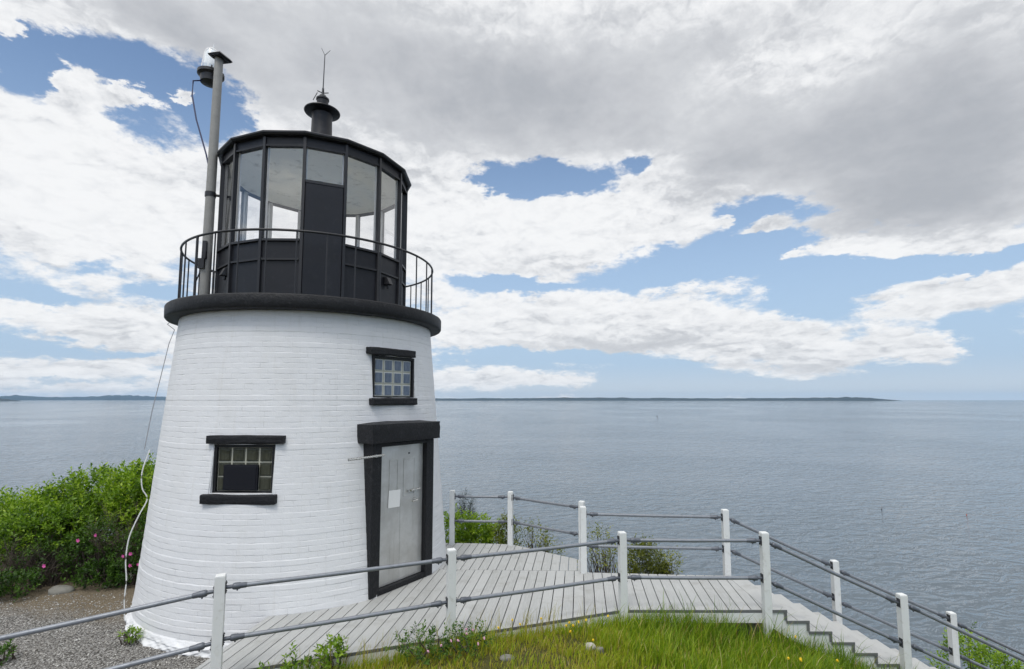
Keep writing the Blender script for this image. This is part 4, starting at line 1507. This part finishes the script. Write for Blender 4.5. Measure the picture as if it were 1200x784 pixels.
def shrub(name, label, cat, base, lobes, nshoot, per, leaf, mat, seed, twigs=30, group=None, tint0=0.5, tint_sd=0.2, flowers=(), shoot_len=0.22, width=0.45, shell=0.72, twig_len=1.0, sprigs=()):
    """lobes: (x, y, z, rx, ry, rz) in world; shoots sit through the outer part of the lobes and carry pairs of leaves"""
    rng = np.random.default_rng(seed)
    t = thing(name, label, cat, base, group)
    L = np.array(lobes, dtype=float)
    vol = (L[:, 3] * L[:, 5]) ** 1.0
    which = rng.choice(len(L), nshoot, p=vol / vol.sum())
    d = unit(rng.normal(0, 1, (nshoot, 3)) + np.array([0, 0, 0.25]))
    rad = rng.uniform(shell ** 3, 1.0, nshoot) ** (1 / 3)
    rad *= 1 + 0.10 * rng.normal(0, 1, nshoot)
    P = L[which, :3] + d * rad[:, None] * L[which, 3:]
    gz = ground_z(P[:, 0], P[:, 1])
    ok = P[:, 2] > gz + 0.03
    P, d, rad = P[ok], d[ok], rad[ok]
    D = unit(d * 0.8 + np.array([0, 0, 0.75]) + rng.normal(0, 0.35, P.shape))
    sl = shoot_len * rng.uniform(0.6, 1.3, len(P))
    if sprigs:
        S = np.array(sprigs, dtype=float)
        P = np.concatenate([P, S[:, :3]])
        D = np.concatenate([D, unit(S[:, 3:6])])
        sl = np.concatenate([sl, S[:, 6]])
    n = len(P)
    u = np.tile((np.arange(per) + 0.5) / per, (n, 1)) + rng.normal(0, 0.04, (n, per))
    C = P[:, None, :] + D[:, None, :] * (u * sl[:, None])[:, :, None]
    az = rng.uniform(0, 2 * PI, (n, 1)) + np.arange(per)[None, :] * 2.4
    a = unit(np.cross(D, np.array([0.3, 0.2, 1.0]) + rng.normal(0, 0.2, D.shape)))
    b_ = np.cross(D, a)
    out = a[:, None, :] * np.cos(az)[..., None] + b_[:, None, :] * np.sin(az)[..., None]
    LD = unit(out * 0.95 + D[:, None, :] * (0.35 + 0.7 * u[..., None]) + np.array([0, 0, 0.15]))
    sz = leaf * rng.uniform(0.65, 1.25, (n, per)) * (1.05 - 0.35 * u)
    tb = tint0 + rng.normal(0, tint_sd, (n, 1))
    tint = np.clip(tb + rng.normal(0, 0.10, (n, per)) + 0.12 * (u - 0.5), 0, 1)
    me = leaf_mesh('foliage', C.reshape(-1, 3), LD.reshape(-1, 3), sz.ravel(), rng, tint.ravel(), width)
    link('foliage', me, mat, t)
    tw = MB()
    r2 = random.Random(seed)
    for k in range(twigs):
        q = P[rng.integers(len(P))]
        lb = L[rng.integers(len(L))]
        b0 = Vector((q[0] * 0.45 + base[0] * 0.3 + lb[0] * 0.25 + r2.uniform(-.12, .12), q[1] * 0.45 + base[1] * 0.3 + lb[1] * 0.25 + r2.uniform(-.1, .1), 0))
        b0.z = float(ground_z(b0.x, b0.y)) - 0.02
        q = Vector(q)
        m1 = b0.lerp(q, 0.5) + Vector((r2.uniform(-.1, .1), r2.uniform(-.1, .1), 0.1))
        tw.path([b0, m1, q], [0.011, 0.007, 0.003], 5)
    for s in sprigs:
        p0 = Vector(s[:3])
        tw.path([p0 - Vector((0, 0, 0.4)), p0, p0 + Vector(s[3:6]).normalized() * s[6]], [0.008, 0.006, 0.002], 5)
    if twigs or sprigs:
        tw.build('stem', M['twig'], t)
    for (fx, fy, fz, fr) in flowers:
        fb = MB()
        for k in range(5):
            a0 = 2 * PI * k / 5 + fx
            c0 = Vector((fx, fy, fz))
            o1 = Vector((math.cos(a0), -0.45, math.sin(a0))).normalized()
            s1 = Vector((-math.sin(a0), 0, math.cos(a0)))
            fb.add([c0, c0 + o1 * fr * 0.6 + s1 * fr * 0.42, c0 + o1 * fr + Vector((0, 0.01, 0)), c0 + o1 * fr * 0.6 - s1 * fr * 0.42], [(0, 1, 2, 3)])
        fb.build('flower', M['pink'], t)
    return t


# bushes on the left, behind the gravel; low foliage tinted darker as painted shade
shrub('tall_shrub', 'tallest bright green shrub, its leafy sprig sticking up beside the tower', 'shrub', (-7.3, 11.0, -0.45),
      [(-7.1, 10.7, 0.82, 0.62, 0.7, 0.50), (-6.45, 10.6, 0.80, 0.5, 0.6, 0.50), (-7.75, 10.9, 0.72, 0.55, 0.7, 0.50), (-7.3, 10.3, 0.45, 0.55, 0.4, 0.35), (-6.7, 10.3, 0.45, 0.4, 0.35, 0.35), (-7.4, 11.3, 0.15, 1.0, 0.35, 0.55), (-6.6, 11.2, 0.15, 0.7, 0.35, 0.55)], 1650, 10, 0.115, M['leaf_bright'], 101, 110, tint0=0.62, tint_sd=0.28, shoot_len=0.34,
      sprigs=((-7.62, 10.75, 1.18, 0.35, 0, 1.0, 0.5), (-7.55, 10.75, 1.15, 0.8, 0, 0.9, 0.45), (-7.75, 10.7, 1.15, -0.2, 0, 1, 0.35), (-7.2, 10.7, 1.2, 0.1, 0, 1, 0.3), (-6.7, 10.6, 1.2, -0.2, 0, 1, 0.28)))
shrub('tall_shrub', 'wide bright green shrub with a ragged top at the left edge of the view', 'shrub', (-9.3, 11.0, -0.45),
      [(-8.7, 10.9, 0.66, 0.6, 0.7, 0.48), (-9.5, 10.9, 0.38, 0.6, 0.7, 0.46), (-10.4, 10.9, 0.12, 0.7, 0.7, 0.5), (-8.9, 10.4, 0.3, 0.5, 0.4, 0.35), (-9.7, 10.4, 0.15, 0.6, 0.4, 0.35), (-8.9, 11.3, 0.1, 0.9, 0.35, 0.5), (-10.2, 11.3, -0.1, 0.8, 0.35, 0.4)], 1650, 10, 0.115, M['leaf_bright'], 102, 110, tint0=0.56, tint_sd=0.28, shoot_len=0.34,
      sprigs=((-9.05, 10.8, 1.0, -0.2, 0, 1, 0.36), (-9.35, 10.8, 0.78, 0.3, 0, 1, 0.36), (-9.9, 10.8, 0.6, 0.1, 0, 1, 0.34), (-8.5, 10.8, 1.0, 0.2, 0, 1, 0.3)))
shrub('leafy_shrub', 'rounded mid green shrub in front of the tall bushes, lower left', 'shrub', (-8.6, 9.9, -0.45),
      [(-8.4, 9.9, 0.30, 0.45, 0.45, 0.32), (-9.1, 10.0, 0.22, 0.45, 0.45, 0.32)], 420, 9, 0.095, M['leaf_bright'], 103, 110, tint0=0.34, shoot_len=0.28)
shrub('leafy_shrub', 'dark leafy shrub tucked against the left side of the tower', 'shrub', (-6.35, 10.0, -0.45),
      [(-6.3, 9.95, 0.50, 0.40, 0.4, 0.32), (-6.6, 9.9, 0.25, 0.36, 0.4, 0.3), (-6.1, 9.8, -0.1, 0.3, 0.3, 0.4)], 300, 8, 0.085, M['leaf_dark'], 104, 90, tint0=0.36, shoot_len=0.26)
shrub('rose_bush', 'rose bush in the middle of the thicket with two pink blooms near its top', 'rose bush', (-7.5, 9.6, -0.45),
      [(-7.5, 9.6, 0.18, 0.36, 0.34, 0.34), (-7.7, 9.6, -0.1, 0.4, 0.3, 0.35)], 240, 8, 0.07, M['leaf_dark'], 105, 60, tint0=0.42,
      flowers=((-7.60, 9.26, 0.33, 0.04), (-7.30, 9.26, 0.42, 0.035)))
shrub('rose_bush', 'rose bush near the tower foot with a cluster of pink blooms', 'rose bush', (-6.75, 9.5, -0.45),
      [(-6.7, 9.5, -0.02, 0.32, 0.3, 0.32), (-6.4, 9.45, -0.15, 0.25, 0.25, 0.28)], 190, 8, 0.065, M['leaf_dark'], 106, 60, tint0=0.28,
      flowers=((-6.62, 9.2, 0.12, 0.04), (-6.75, 9.2, 0.08, 0.032), (-6.60, 9.18, -0.07, 0.038), (-6.48, 9.2, -0.06, 0.03)))
shrub('rose_bush', 'sparse rose bush at left with a single magenta bloom', 'rose bush', (-8.2, 9.3, -0.45),
      [(-8.2, 9.35, -0.12, 0.42, 0.3, 0.28)], 110, 8, 0.06, M['leaf_dark'], 107, 70, tint0=0.25, flowers=((-7.93, 9.0, -0.02, 0.04),))
shrub('low_plant', 'low broad-leaved plant at the edge of the gravel below the roses', 'plant', (-7.2, 9.25, -0.45),
      [(-7.2, 9.25, -0.32, 0.38, 0.22, 0.22), (-6.7, 9.35, -0.30, 0.35, 0.2, 0.2)], 230, 8, 0.08, M['leaf_dark'], 108, 20, tint0=0.3, shoot_len=0.14)
shrub('low_plant', 'low dark plant spreading at the far left end of the gravel', 'plant', (-8.3, 8.75, -0.45),
      [(-8.2, 8.8, -0.34, 0.35, 0.25, 0.2), (-8.7, 8.7, -0.30, 0.5, 0.3, 0.28)], 240, 8, 0.075, M['leaf_dark'], 109, 30, tint0=0.28, shoot_len=0.14)


def twiggy(name, label, base, n, h, spread, seed, mat, cat='shrub'):
    r2 = random.Random(seed)
    t = thing(name, label, cat, base)
    tw = MB()

    def grow(p, d, ln, r, depth):
        q = p + d * ln
        m = p.lerp(q, 0.5) + Vector((r2.uniform(-1, 1), r2.uniform(-1, 1), r2.uniform(-1, 1))) * ln * 0.09
        tw.path([p, m, q], [r, r * 0.8, r * 0.6], 5)
        if depth:
            for _ in range(r2.choice((2, 3, 3))):
                dd = (d + Vector((r2.uniform(-1, 1), r2.uniform(-1, 1), r2.uniform(-0.5, 0.9))) * 0.75).normalized()
                grow(p.lerp(q, r2.uniform(0.5, 1.0)), dd, ln * r2.uniform(0.45, 0.75), r * 0.6, depth - 1)
    for k in range(n):
        a = r2.uniform(0, 2 * PI)
        p = Vector((base[0] + spread * 0.4 * math.cos(a) * r2.random(), base[1] + spread * 0.4 * math.sin(a) * r2.random(), base[2] - 0.03))
        d = Vector((r2.uniform(-1, 1) * spread, r2.uniform(-1, 1) * spread * 0.6, 1)).normalized()
        grow(p, d, h * r2.uniform(0.35, 0.6), 0.008, 3)
    tw.build('branches', mat, t)
    return t


M['dead_twig'] = paint('dead_twig', (0.15, 0.12, 0.09), 0.9, 0.3, 12.0)
twiggy('bare_shrub', 'leafless brown shrub of dead twigs in the middle of the green thicket', (-7.15, 9.95, -0.45), 40, 1.25, 0.8, 5, M['dead_twig'])
twiggy('bare_shrub', 'dark leafless tangle between the two rose bushes and the tower', (-6.6, 9.75, -0.45), 34, 0.9, 0.7, 15, M['twig'])
twiggy('bare_shrub', 'dark bare twigs behind the single magenta bloom', (-8.05, 9.75, -0.45), 40, 0.85, 0.8, 16, M['twig'])
twiggy('bare_shrub', 'low tangle of bare grey twigs at the left below the rounded shrub', (-8.7, 9.35, -0.45), 36, 0.8, 0.9, 6, M['twig'])

# plants beyond the boardwalk
shrub('leafy_shrub', 'bright yellow-green shrub behind the first far platform post', 'shrub', (-0.75, 11.6, -1.0),
      [(-1.2, 11.5, -0.2, 0.33, 0.35, 0.42), (-0.75, 11.5, -0.22, 0.28, 0.3, 0.42), (-0.42, 11.5, -0.28, 0.2, 0.3, 0.34), (-0.9, 11.6, -0.7, 0.6, 0.3, 0.5)], 620, 8, 0.10, M['leaf_bright'], 121, 30, tint0=0.8)
shrub('evergreen_sapling', 'small dark evergreen poking up behind the first far platform post', 'sapling', (-1.02, 12.2, -1.2),
      [(-1.1, 12.2, -0.4, 0.28, 0.25, 0.7), (-1.08, 12.2, 0.22, 0.16, 0.12, 0.28)], 420, 10, 0.05, M['leaf_ever'], 122, 20, tint0=0.4, width=0.2)
shrub('leafy_shrub', 'olive shrub between the second far post and the bright shrub', 'shrub', (-0.1, 11.3, -0.9),
      [(-0.12, 11.2, -0.2, 0.2, 0.2, 0.42)], 150, 7, 0.075, M['leaf_olive'], 123, 30, tint0=0.45)
shrub('leafy_shrub', 'thin twiggy shrub with brownish leaves right of the second far post', 'shrub', (0.5, 11.1, -0.9),
      [(0.45, 11.0, -0.28, 0.36, 0.25, 0.38), (0.75, 10.9, -0.45, 0.28, 0.2, 0.25)], 150, 6, 0.065, M['leaf_olive'], 124, 90, tint0=0.55)
shrub('leafy_shrub', 'sparse tall twiggy shrub rising behind the far walkway railing', 'shrub', (1.75, 10.4, -1.2),
      [(1.72, 10.3, -0.15, 0.30, 0.25, 0.38), (1.6, 10.3, -0.6, 0.35, 0.25, 0.4), (2.0, 10.3, -0.5, 0.25, 0.2, 0.4)], 120, 6, 0.07, M['leaf_olive'], 125, 75, tint0=0.65)
shrub('leafy_shrub', 'dense round olive bush beyond the walkway, just right of the middle post', 'shrub', (2.65, 10.6, -1.3),
      [(2.62, 10.5, -0.62, 0.36, 0.32, 0.52), (2.75, 10.5, -0.85, 0.42, 0.3, 0.35)], 650, 8, 0.07, M['leaf_olive'], 126, 60, tint0=0.38)
shrub('leafy_shrub', 'small yellowish shoot leaning out right of the round olive bush', 'shrub', (3.1, 10.4, -1.2),
      [(3.12, 10.4, -0.5, 0.14, 0.12, 0.2)], 36, 7, 0.07, M['leaf_olive'], 127, 14, tint0=0.85)
shrub('leafy_shrub', 'bright green shrub beyond the foot of the steps, lower right corner', 'shrub', (8.6, 9.9, -3.4),
      [(8.2, 9.7, -2.05, 0.35, 0.35, 0.6), (8.7, 9.7, -2.35, 0.5, 0.4, 0.55), (9.3, 9.8, -2.65, 0.5, 0.4, 0.45), (8.6, 9.7, -2.9, 0.9, 0.5, 0.5)], 900, 8, 0.085, M['leaf_bright'], 128, 40, tint0=0.62,
      sprigs=((8.15, 9.6, -1.65, 0, 0, 1, 0.3), (8.75, 9.6, -1.95, 0.2, 0, 1, 0.3)))


# small weeds
def weed(label, x, y, h, n, seed, mat, leaf=0.07, cat='weed', name='leafy_weed', spread=0.12):
    z = float(ground_z(x, y))
    return shrub(name, label, cat, (x, y, z), [(x, y, z + h * 0.5, spread, spread, h * 0.5)], n, 8, leaf, mat, seed, 8, tint0=0.5, shoot_len=h * 0.45, shell=0.2)


weed('small green weed growing against the rough foot of the tower', -5.08, 7.18, 0.15, 22, 201, M['leaf_bright'], 0.055)
weed('green weed in the gravel at the lower left corner', -6.33, 6.66, 0.17, 20, 202, M['leaf_dark'], 0.07)
weed('tallest leafy green weed in front of the boardwalk edge', -1.93, 5.72, 0.33, 32, 203, M['leaf_bright'], 0.075)
weed('upright leafy green weed left of the tallest one', -2.25, 5.56, 0.27, 22, 204, M['leaf_bright'], 0.07)
weed('low leafy weed at the left end of the grass', -2.5, 5.42, 0.22, 36, 205, M['leaf_bright'], 0.06)
weed('dark bushy weed at the foot of the post nearest the tower door', -0.95, 5.78, 0.26, 70, 206, M['leaf_dark'], 0.05, spread=0.28)
weed('bushy clover weed right of the post nearest the tower door', -0.5, 5.85, 0.22, 60, 207, M['leaf_dark'], 0.045, spread=0.25)


# grass
def grass_blades(name, X, Y, Hh, tint, rng, width=0.006, lean=0.35, seed_head=False):
    n = len(X)
    Z = ground_z(X, Y) - 0.01
    a = rng.uniform(0, 2 * PI, n)
    ld = np.stack([np.cos(a), np.sin(a)], -1) * (lean * rng.uniform(0.2, 1.3, n) * Hh)[:, None]
    ld[:, 0] += 0.10 * Hh
    fa_ = rng.uniform(0, 2 * PI, n)
    sx, sy = np.cos(fa_) * width, np.sin(fa_) * width
    rows = []
    for u, w in ((0, 1.0), (0.4, 0.9), (0.75, 0.6), (1.0, 0.1)):
        cx = X + ld[:, 0] * u ** 2
        cy = Y + ld[:, 1] * u ** 2
        cz = Z + Hh * (u - 0.18 * u ** 3)
        rows.append(np.stack([cx - sx * w, cy - sy * w, cz], -1))
        rows.append(np.stack([cx + sx * w, cy + sy * w, cz], -1))
    V = np.stack(rows, 1).reshape(-1, 3)
    i = np.arange(n) * 8
    F = np.concatenate([np.stack([i + 2 * k, i + 2 * k + 1, i + 2 * k + 3, i + 2 * k + 2], -1) for k in range(3)])
    return np_mesh(name, V, F, 4, np.repeat(np.clip(tint, 0, 1), 8))


def build_grass():
    rng = np.random.default_rng(77)
    n = 170000
    X = rng.uniform(-3.0, 7.5, n)
    Y = rng.uniform(3.6, 7.5, n)
    front = near_edge(X) - Y
    clump = hnoise(X, Y, 3.1, 0.4) * 0.5 + hnoise(X, Y, 8.0, 2.2) * 0.5
    right = np.clip((X - 0.7) / 1.2, 0, 1)
    fringe = np.exp(-((front - 0.12) / 0.30) ** 2)
    dens = np.clip(0.42 + 0.45 * clump + 0.10 * right + 0.25 * fringe, 0.06, 1)
    dens *= np.clip((X + 2.75) / 0.4, 0, 1)
    dens *= (front > 0.03) & ~((X > 2.0) & (front < 0.0))
    bare = (np.hypot((X - 0.1) / 0.55, (Y - 5.55) / 0.3) < 1)
    dens = np.where(bare, dens * 0.35, dens)
    keep = rng.random(n) < dens
    X, Y, front, clump, right, fringe = (q[keep] for q in (X, Y, front, clump, right, fringe))
    Hh = 0.09 + 0.05 * np.clip(clump, -0.5, 1) + 0.19 * right * (0.55 + 0.45 * clump) + 0.10 * fringe * (0.5 + right)
    Hh = np.clip(Hh, 0.05, 0.45) * rng.uniform(0.4, 1.4, len(X))
    tall = rng.random(len(X)) < 0.03 + 0.05 * right
    Hh = np.where(tall, Hh * 1.55, Hh)
    tint = 0.58 - 0.36 * right - 0.22 * fringe + 0.15 * rng.normal(0, 1, len(X)) - 0.14 * clump
    tint = np.where(rng.random(len(X)) < 0.07, rng.uniform(0.75, 1.0, len(X)), tint)
    g_ = link('grass', grass_blades('grass', X, Y, Hh, tint, rng, 0.0046), M['grass'])
    g_['kind'] = 'stuff'
    # tall thin seed stalks in front of the boards
    m = 420
    X = np.concatenate([rng.uniform(-3.1, 0.6, m), rng.uniform(0.6, 6.0, 130)])
    Y = near_edge(X) - np.abs(rng.normal(0.12, 0.16, len(X))) - 0.06
    Hh = rng.uniform(0.22, 0.52, len(X))
    me = grass_blades('seed_stalks', X, Y, Hh, rng.uniform(0.62, 0.9, len(X)), rng, 0.0026, 0.22)
    s = link('seed_stalks', me, M['grass'])
    s['kind'] = 'stuff'
    # panicles: tiny bits along the upper stalk belong to the same stuff


build_grass()


def build_pebbles():
    rng = np.random.default_rng(9)
    n = 38000
    X = rng.uniform(-9.5, -2.5, n)
    Y = rng.uniform(5.0, 9.2, n)
    ok = (np.hypot(X - AX, Y - AY) > 2.47) & (Y < 8.9 + 0.1 * (X + 7)) & (rng.random(n) < np.clip(1.25 - (Y - 6.7) * 0.45, 0.10, 1))
    ok &= ~((near_edge(X) - Y < 0.0) & (X > -3.35 + 0.13 * (Y - 5.5)))
    X, Y = X[ok], Y[ok]
    n = len(X)
    s = 0.006 + 0.011 * rng.random(n) ** 2.4
    Z = ground_z(X, Y) + s * 0.25
    base = np.array([[1, 0, 0], [0, 1, 0], [-1, 0, 0], [0, -1, 0], [0, 0, 1], [0, 0, -1]], dtype=float)
    jit = base[None] * rng.uniform(0.6, 1.3, (n, 6, 1)) + rng.normal(0, 0.18, (n, 6, 3))
    a = rng.uniform(0, 2 * PI, n)
    ca, sa = np.cos(a)[:, None], np.sin(a)[:, None]
    xx = jit[..., 0] * ca - jit[..., 1] * sa
    yy = jit[..., 0] * sa + jit[..., 1] * ca
    V = np.stack([X[:, None] + xx * s[:, None], Y[:, None] + yy * s[:, None], Z[:, None] + jit[..., 2] * s[:, None] * 0.7], -1).reshape(-1, 3)
    tri = np.array([(0, 1, 4), (1, 2, 4), (2, 3, 4), (3, 0, 4), (1, 0, 5), (2, 1, 5), (3, 2, 5), (0, 3, 5)])
    F = (np.arange(n)[:, None, None] * 6 + tri[None]).reshape(-1, 3)
    me = np_mesh('gravel', V, F, 3, np.repeat(np.clip(rng.normal(0.5, 0.25, n), 0, 1), 6))
    g_ = link('gravel', me, M['pebbles'])
    g_['kind'] = 'stuff'


build_pebbles()


def rock(label, c, s, seed, mat):
    import bmesh
    rng = np.random.default_rng(seed)
    bm = bmesh.new()
    bmesh.ops.create_icosphere(bm, subdivisions=4, radius=1.0)
    k = rng.normal(0, 1, (7, 3))
    ph = rng.uniform(0, 6.28, 7)
    cuts = unit(rng.normal(0, 1, (7, 3)))
    lim = rng.uniform(0.62, 0.9, 7)
    z0 = float(ground_z(c[0], c[1]))
    for v in bm.verts:
        p = np.array(v.co)
        for n_, l_ in zip(cuts, lim):
            h = p @ n_
            if h > l_:
                p = p - n_ * (h - l_) * 0.85
        p = p * (1 + 0.05 * sum(math.sin(float(q @ p) * 2.6 + f_) for q, f_ in zip(k, ph)) / 3)
        v.co = (c[0] + p[0] * s[0], c[1] + p[1] * s[1], z0 + c[2] + p[2] * s[2])
    me = bpy.data.meshes.new('rock')
    bm.to_mesh(me)
    bm.free()
    return tag(link('rock', me, mat, None, 40), label, 'rock')


rock('rounded grey boulder at the edge of the bushes, on the gravel', (-7.62, 8.98, 0.0), (0.24, 0.15, 0.10), 1, M['stone'])
rock('flat pale boulder between the bushes and the tower foot', (-6.88, 9.52, 0.03), (0.22, 0.15, 0.11), 2, M['pale_stone'])
rock('small pale stone lying in the grass below the middle post', (0.86, 5.98, 0.03), (0.07, 0.05, 0.05), 3, M['pale_stone'])
rock('dark broken stone right beside the small pale stone in the grass', (0.97, 5.93, 0.02), (0.045, 0.035, 0.05), 4, M['stone'])
rock('flat brownish stone on the bare patch at the bottom edge', (-0.05, 5.64, 0.01), (0.08, 0.06, 0.03), 5, M['stone'])


def wildflower(name, label, cat, group, spots, mat, r, seed):
    """one flower head on a stem, then copies with their parts"""
    r2 = random.Random(seed)
    st, hd_ = MB(), MB()
    st.path([(0, 0, 0), (0.006, 0.0, 0.5), (0.0, 0.004, 0.985)], [0.0022, 0.002, 0.0018], 5)
    for k in range(9):
        a0 = 2 * PI * k / 9
        hd_.add([(0, 0, 0), (r * 0.6 * math.cos(a0 - 0.3), r * 0.6 * math.sin(a0 - 0.3), 0.005), (r * math.cos(a0), r * math.sin(a0), 0.004), (r * 0.6 * math.cos(a0 + 0.3), r * 0.6 * math.sin(a0 + 0.3), 0.005)], [(0, 1, 2, 3)])
    hd_.lathe((0, 0, 0), [(r * 0.35, -0.012), (r * 0.55, 0.0), (r * 0.5, 0.012), (r * 0.2, 0.018)], 9)
    first = None
    for (x, y, h) in spots:
        z = float(ground_z(x, y))
        if first is None:
            first = thing(name, label, cat, (0, 0, 0), group)
            s0 = st.build('stem', M['stem'], first)
            h0 = hd_.build('bloom', mat, first)
            t, parts = first, (s0, h0)
        else:
            t = first.copy()
            COL.objects.link(t)
            parts = []
            for q in first.children:
                c_ = q.copy()
                COL.objects.link(c_)
                c_.parent = t
                parts.append(c_)
        t.location = (x, y, z - 0.01)
        t.rotation_euler = (r2.uniform(-0.2, 0.2), r2.uniform(-0.2, 0.2), r2.uniform(0, 6))
        for q in parts:
            q.matrix_parent_inverse = Matrix.Identity(4)
            if q.name.startswith('stem'):
                q.scale = (1, 1, h)
            else:
                q.location = (0, 0, h)
                q.rotation_euler = (R_(35) + r2.uniform(-.3, .3), r2.uniform(-.3, .3), 0)
    return first


wildflower('yellow_wildflower', 'small yellow wildflower in the grass between the door-side post and the middle post', 'wildflower', 'yellow wildflowers left of the middle post',
           [(-0.18, 6.05, 0.22), (0.0, 6.26, 0.24), (0.12, 6.2, 0.2), (0.38, 6.4, 0.22), (0.60, 6.16, 0.2), (0.68, 6.25, 0.24), (0.73, 6.2, 0.21), (0.80, 6.3, 0.24), (0.62, 6.10, 0.17), (0.9, 6.33, 0.22)], M['yellow'], 0.017, 1)
wildflower('yellow_wildflower', 'yellow wildflower close to the small pale stone in the grass', 'wildflower', None, [(0.84, 5.86, 0.17)], M['yellow'], 0.017, 2)
wildflower('yellow_wildflower', 'yellow wildflower in the tall grass beside the steps', 'wildflower', 'yellow wildflowers beside the steps',
           [(3.35, 6.3, 0.4), (3.6, 5.95, 0.3), (3.02, 5.8, 0.28), (3.08, 5.82, 0.26), (3.12, 5.76, 0.25), (3.75, 6.1, 0.25), (1.17, 6.4, 0.26)], M['yellow'], 0.018, 3)
wildflower('clover', 'pale pink clover head among the weeds by the post nearest the door', 'clover', 'clover heads near the door-side post',
           [(-0.75, 5.66, 0.2), (-0.50, 5.83, 0.24), (-0.42, 5.88, 0.25), (-0.53, 5.68, 0.22), (-0.87, 5.55, 0.18), (-0.37, 5.6, 0.2), (-0.46, 5.78, 0.27), (-0.62, 5.74, 0.2), (-0.3, 5.7, 0.2)], M['clover'], 0.016, 4)

# lobster buoys far out
def buoy(label, x, y, mat, s):
    mb = MB()
    mb.lathe((x, y, SEA), [(0.05, -0.3), (0.16 * s, -0.1), (0.18 * s, 0.35 * s), (0.10 * s, 0.6 * s)], 16)
    return tag(mb.build('buoy', mat, None, 40), label, 'buoy')


buoy('orange lobster buoy floating on the open water at right', 105.4, 122.0, M['red'], 0.5)
buoy('dark buoy on the water, far off left of the open middle', 228.6, 815.0, M['dark_buoy'], 3.0)
buoy('dark lobster buoy nearer the walkway on the open water', 90.0, 128.0, M['dark_buoy'], 0.6)

# ------------------------------------------------------------------ air
HAZE = 2.2e-5


def build_haze():
    mb = MB()
    mb.box((0, 0, (SEA - 4.0 + 320.0) / 2), (54000, 54000, 320.0 - (SEA - 4.0)))
    m = bpy.data.materials.new('sea_air')
    m.use_nodes = True
    t = NT(m.node_tree)
    out = t.n('ShaderNodeOutputMaterial')
    v = t.n('ShaderNodeVolumePrincipled')
    v.inputs['Color'].default_value = (0.42, 0.68, 1.0, 1)
    v.inputs['Density'].default_value = HAZE
    v.inputs['Anisotropy'].default_value = 0.2
    t.t.links.new(v.outputs[0], out.inputs['Volume'])
    h = mb.build('haze', m)
    h['kind'] = 'stuff'


if HAZE:
    build_haze()
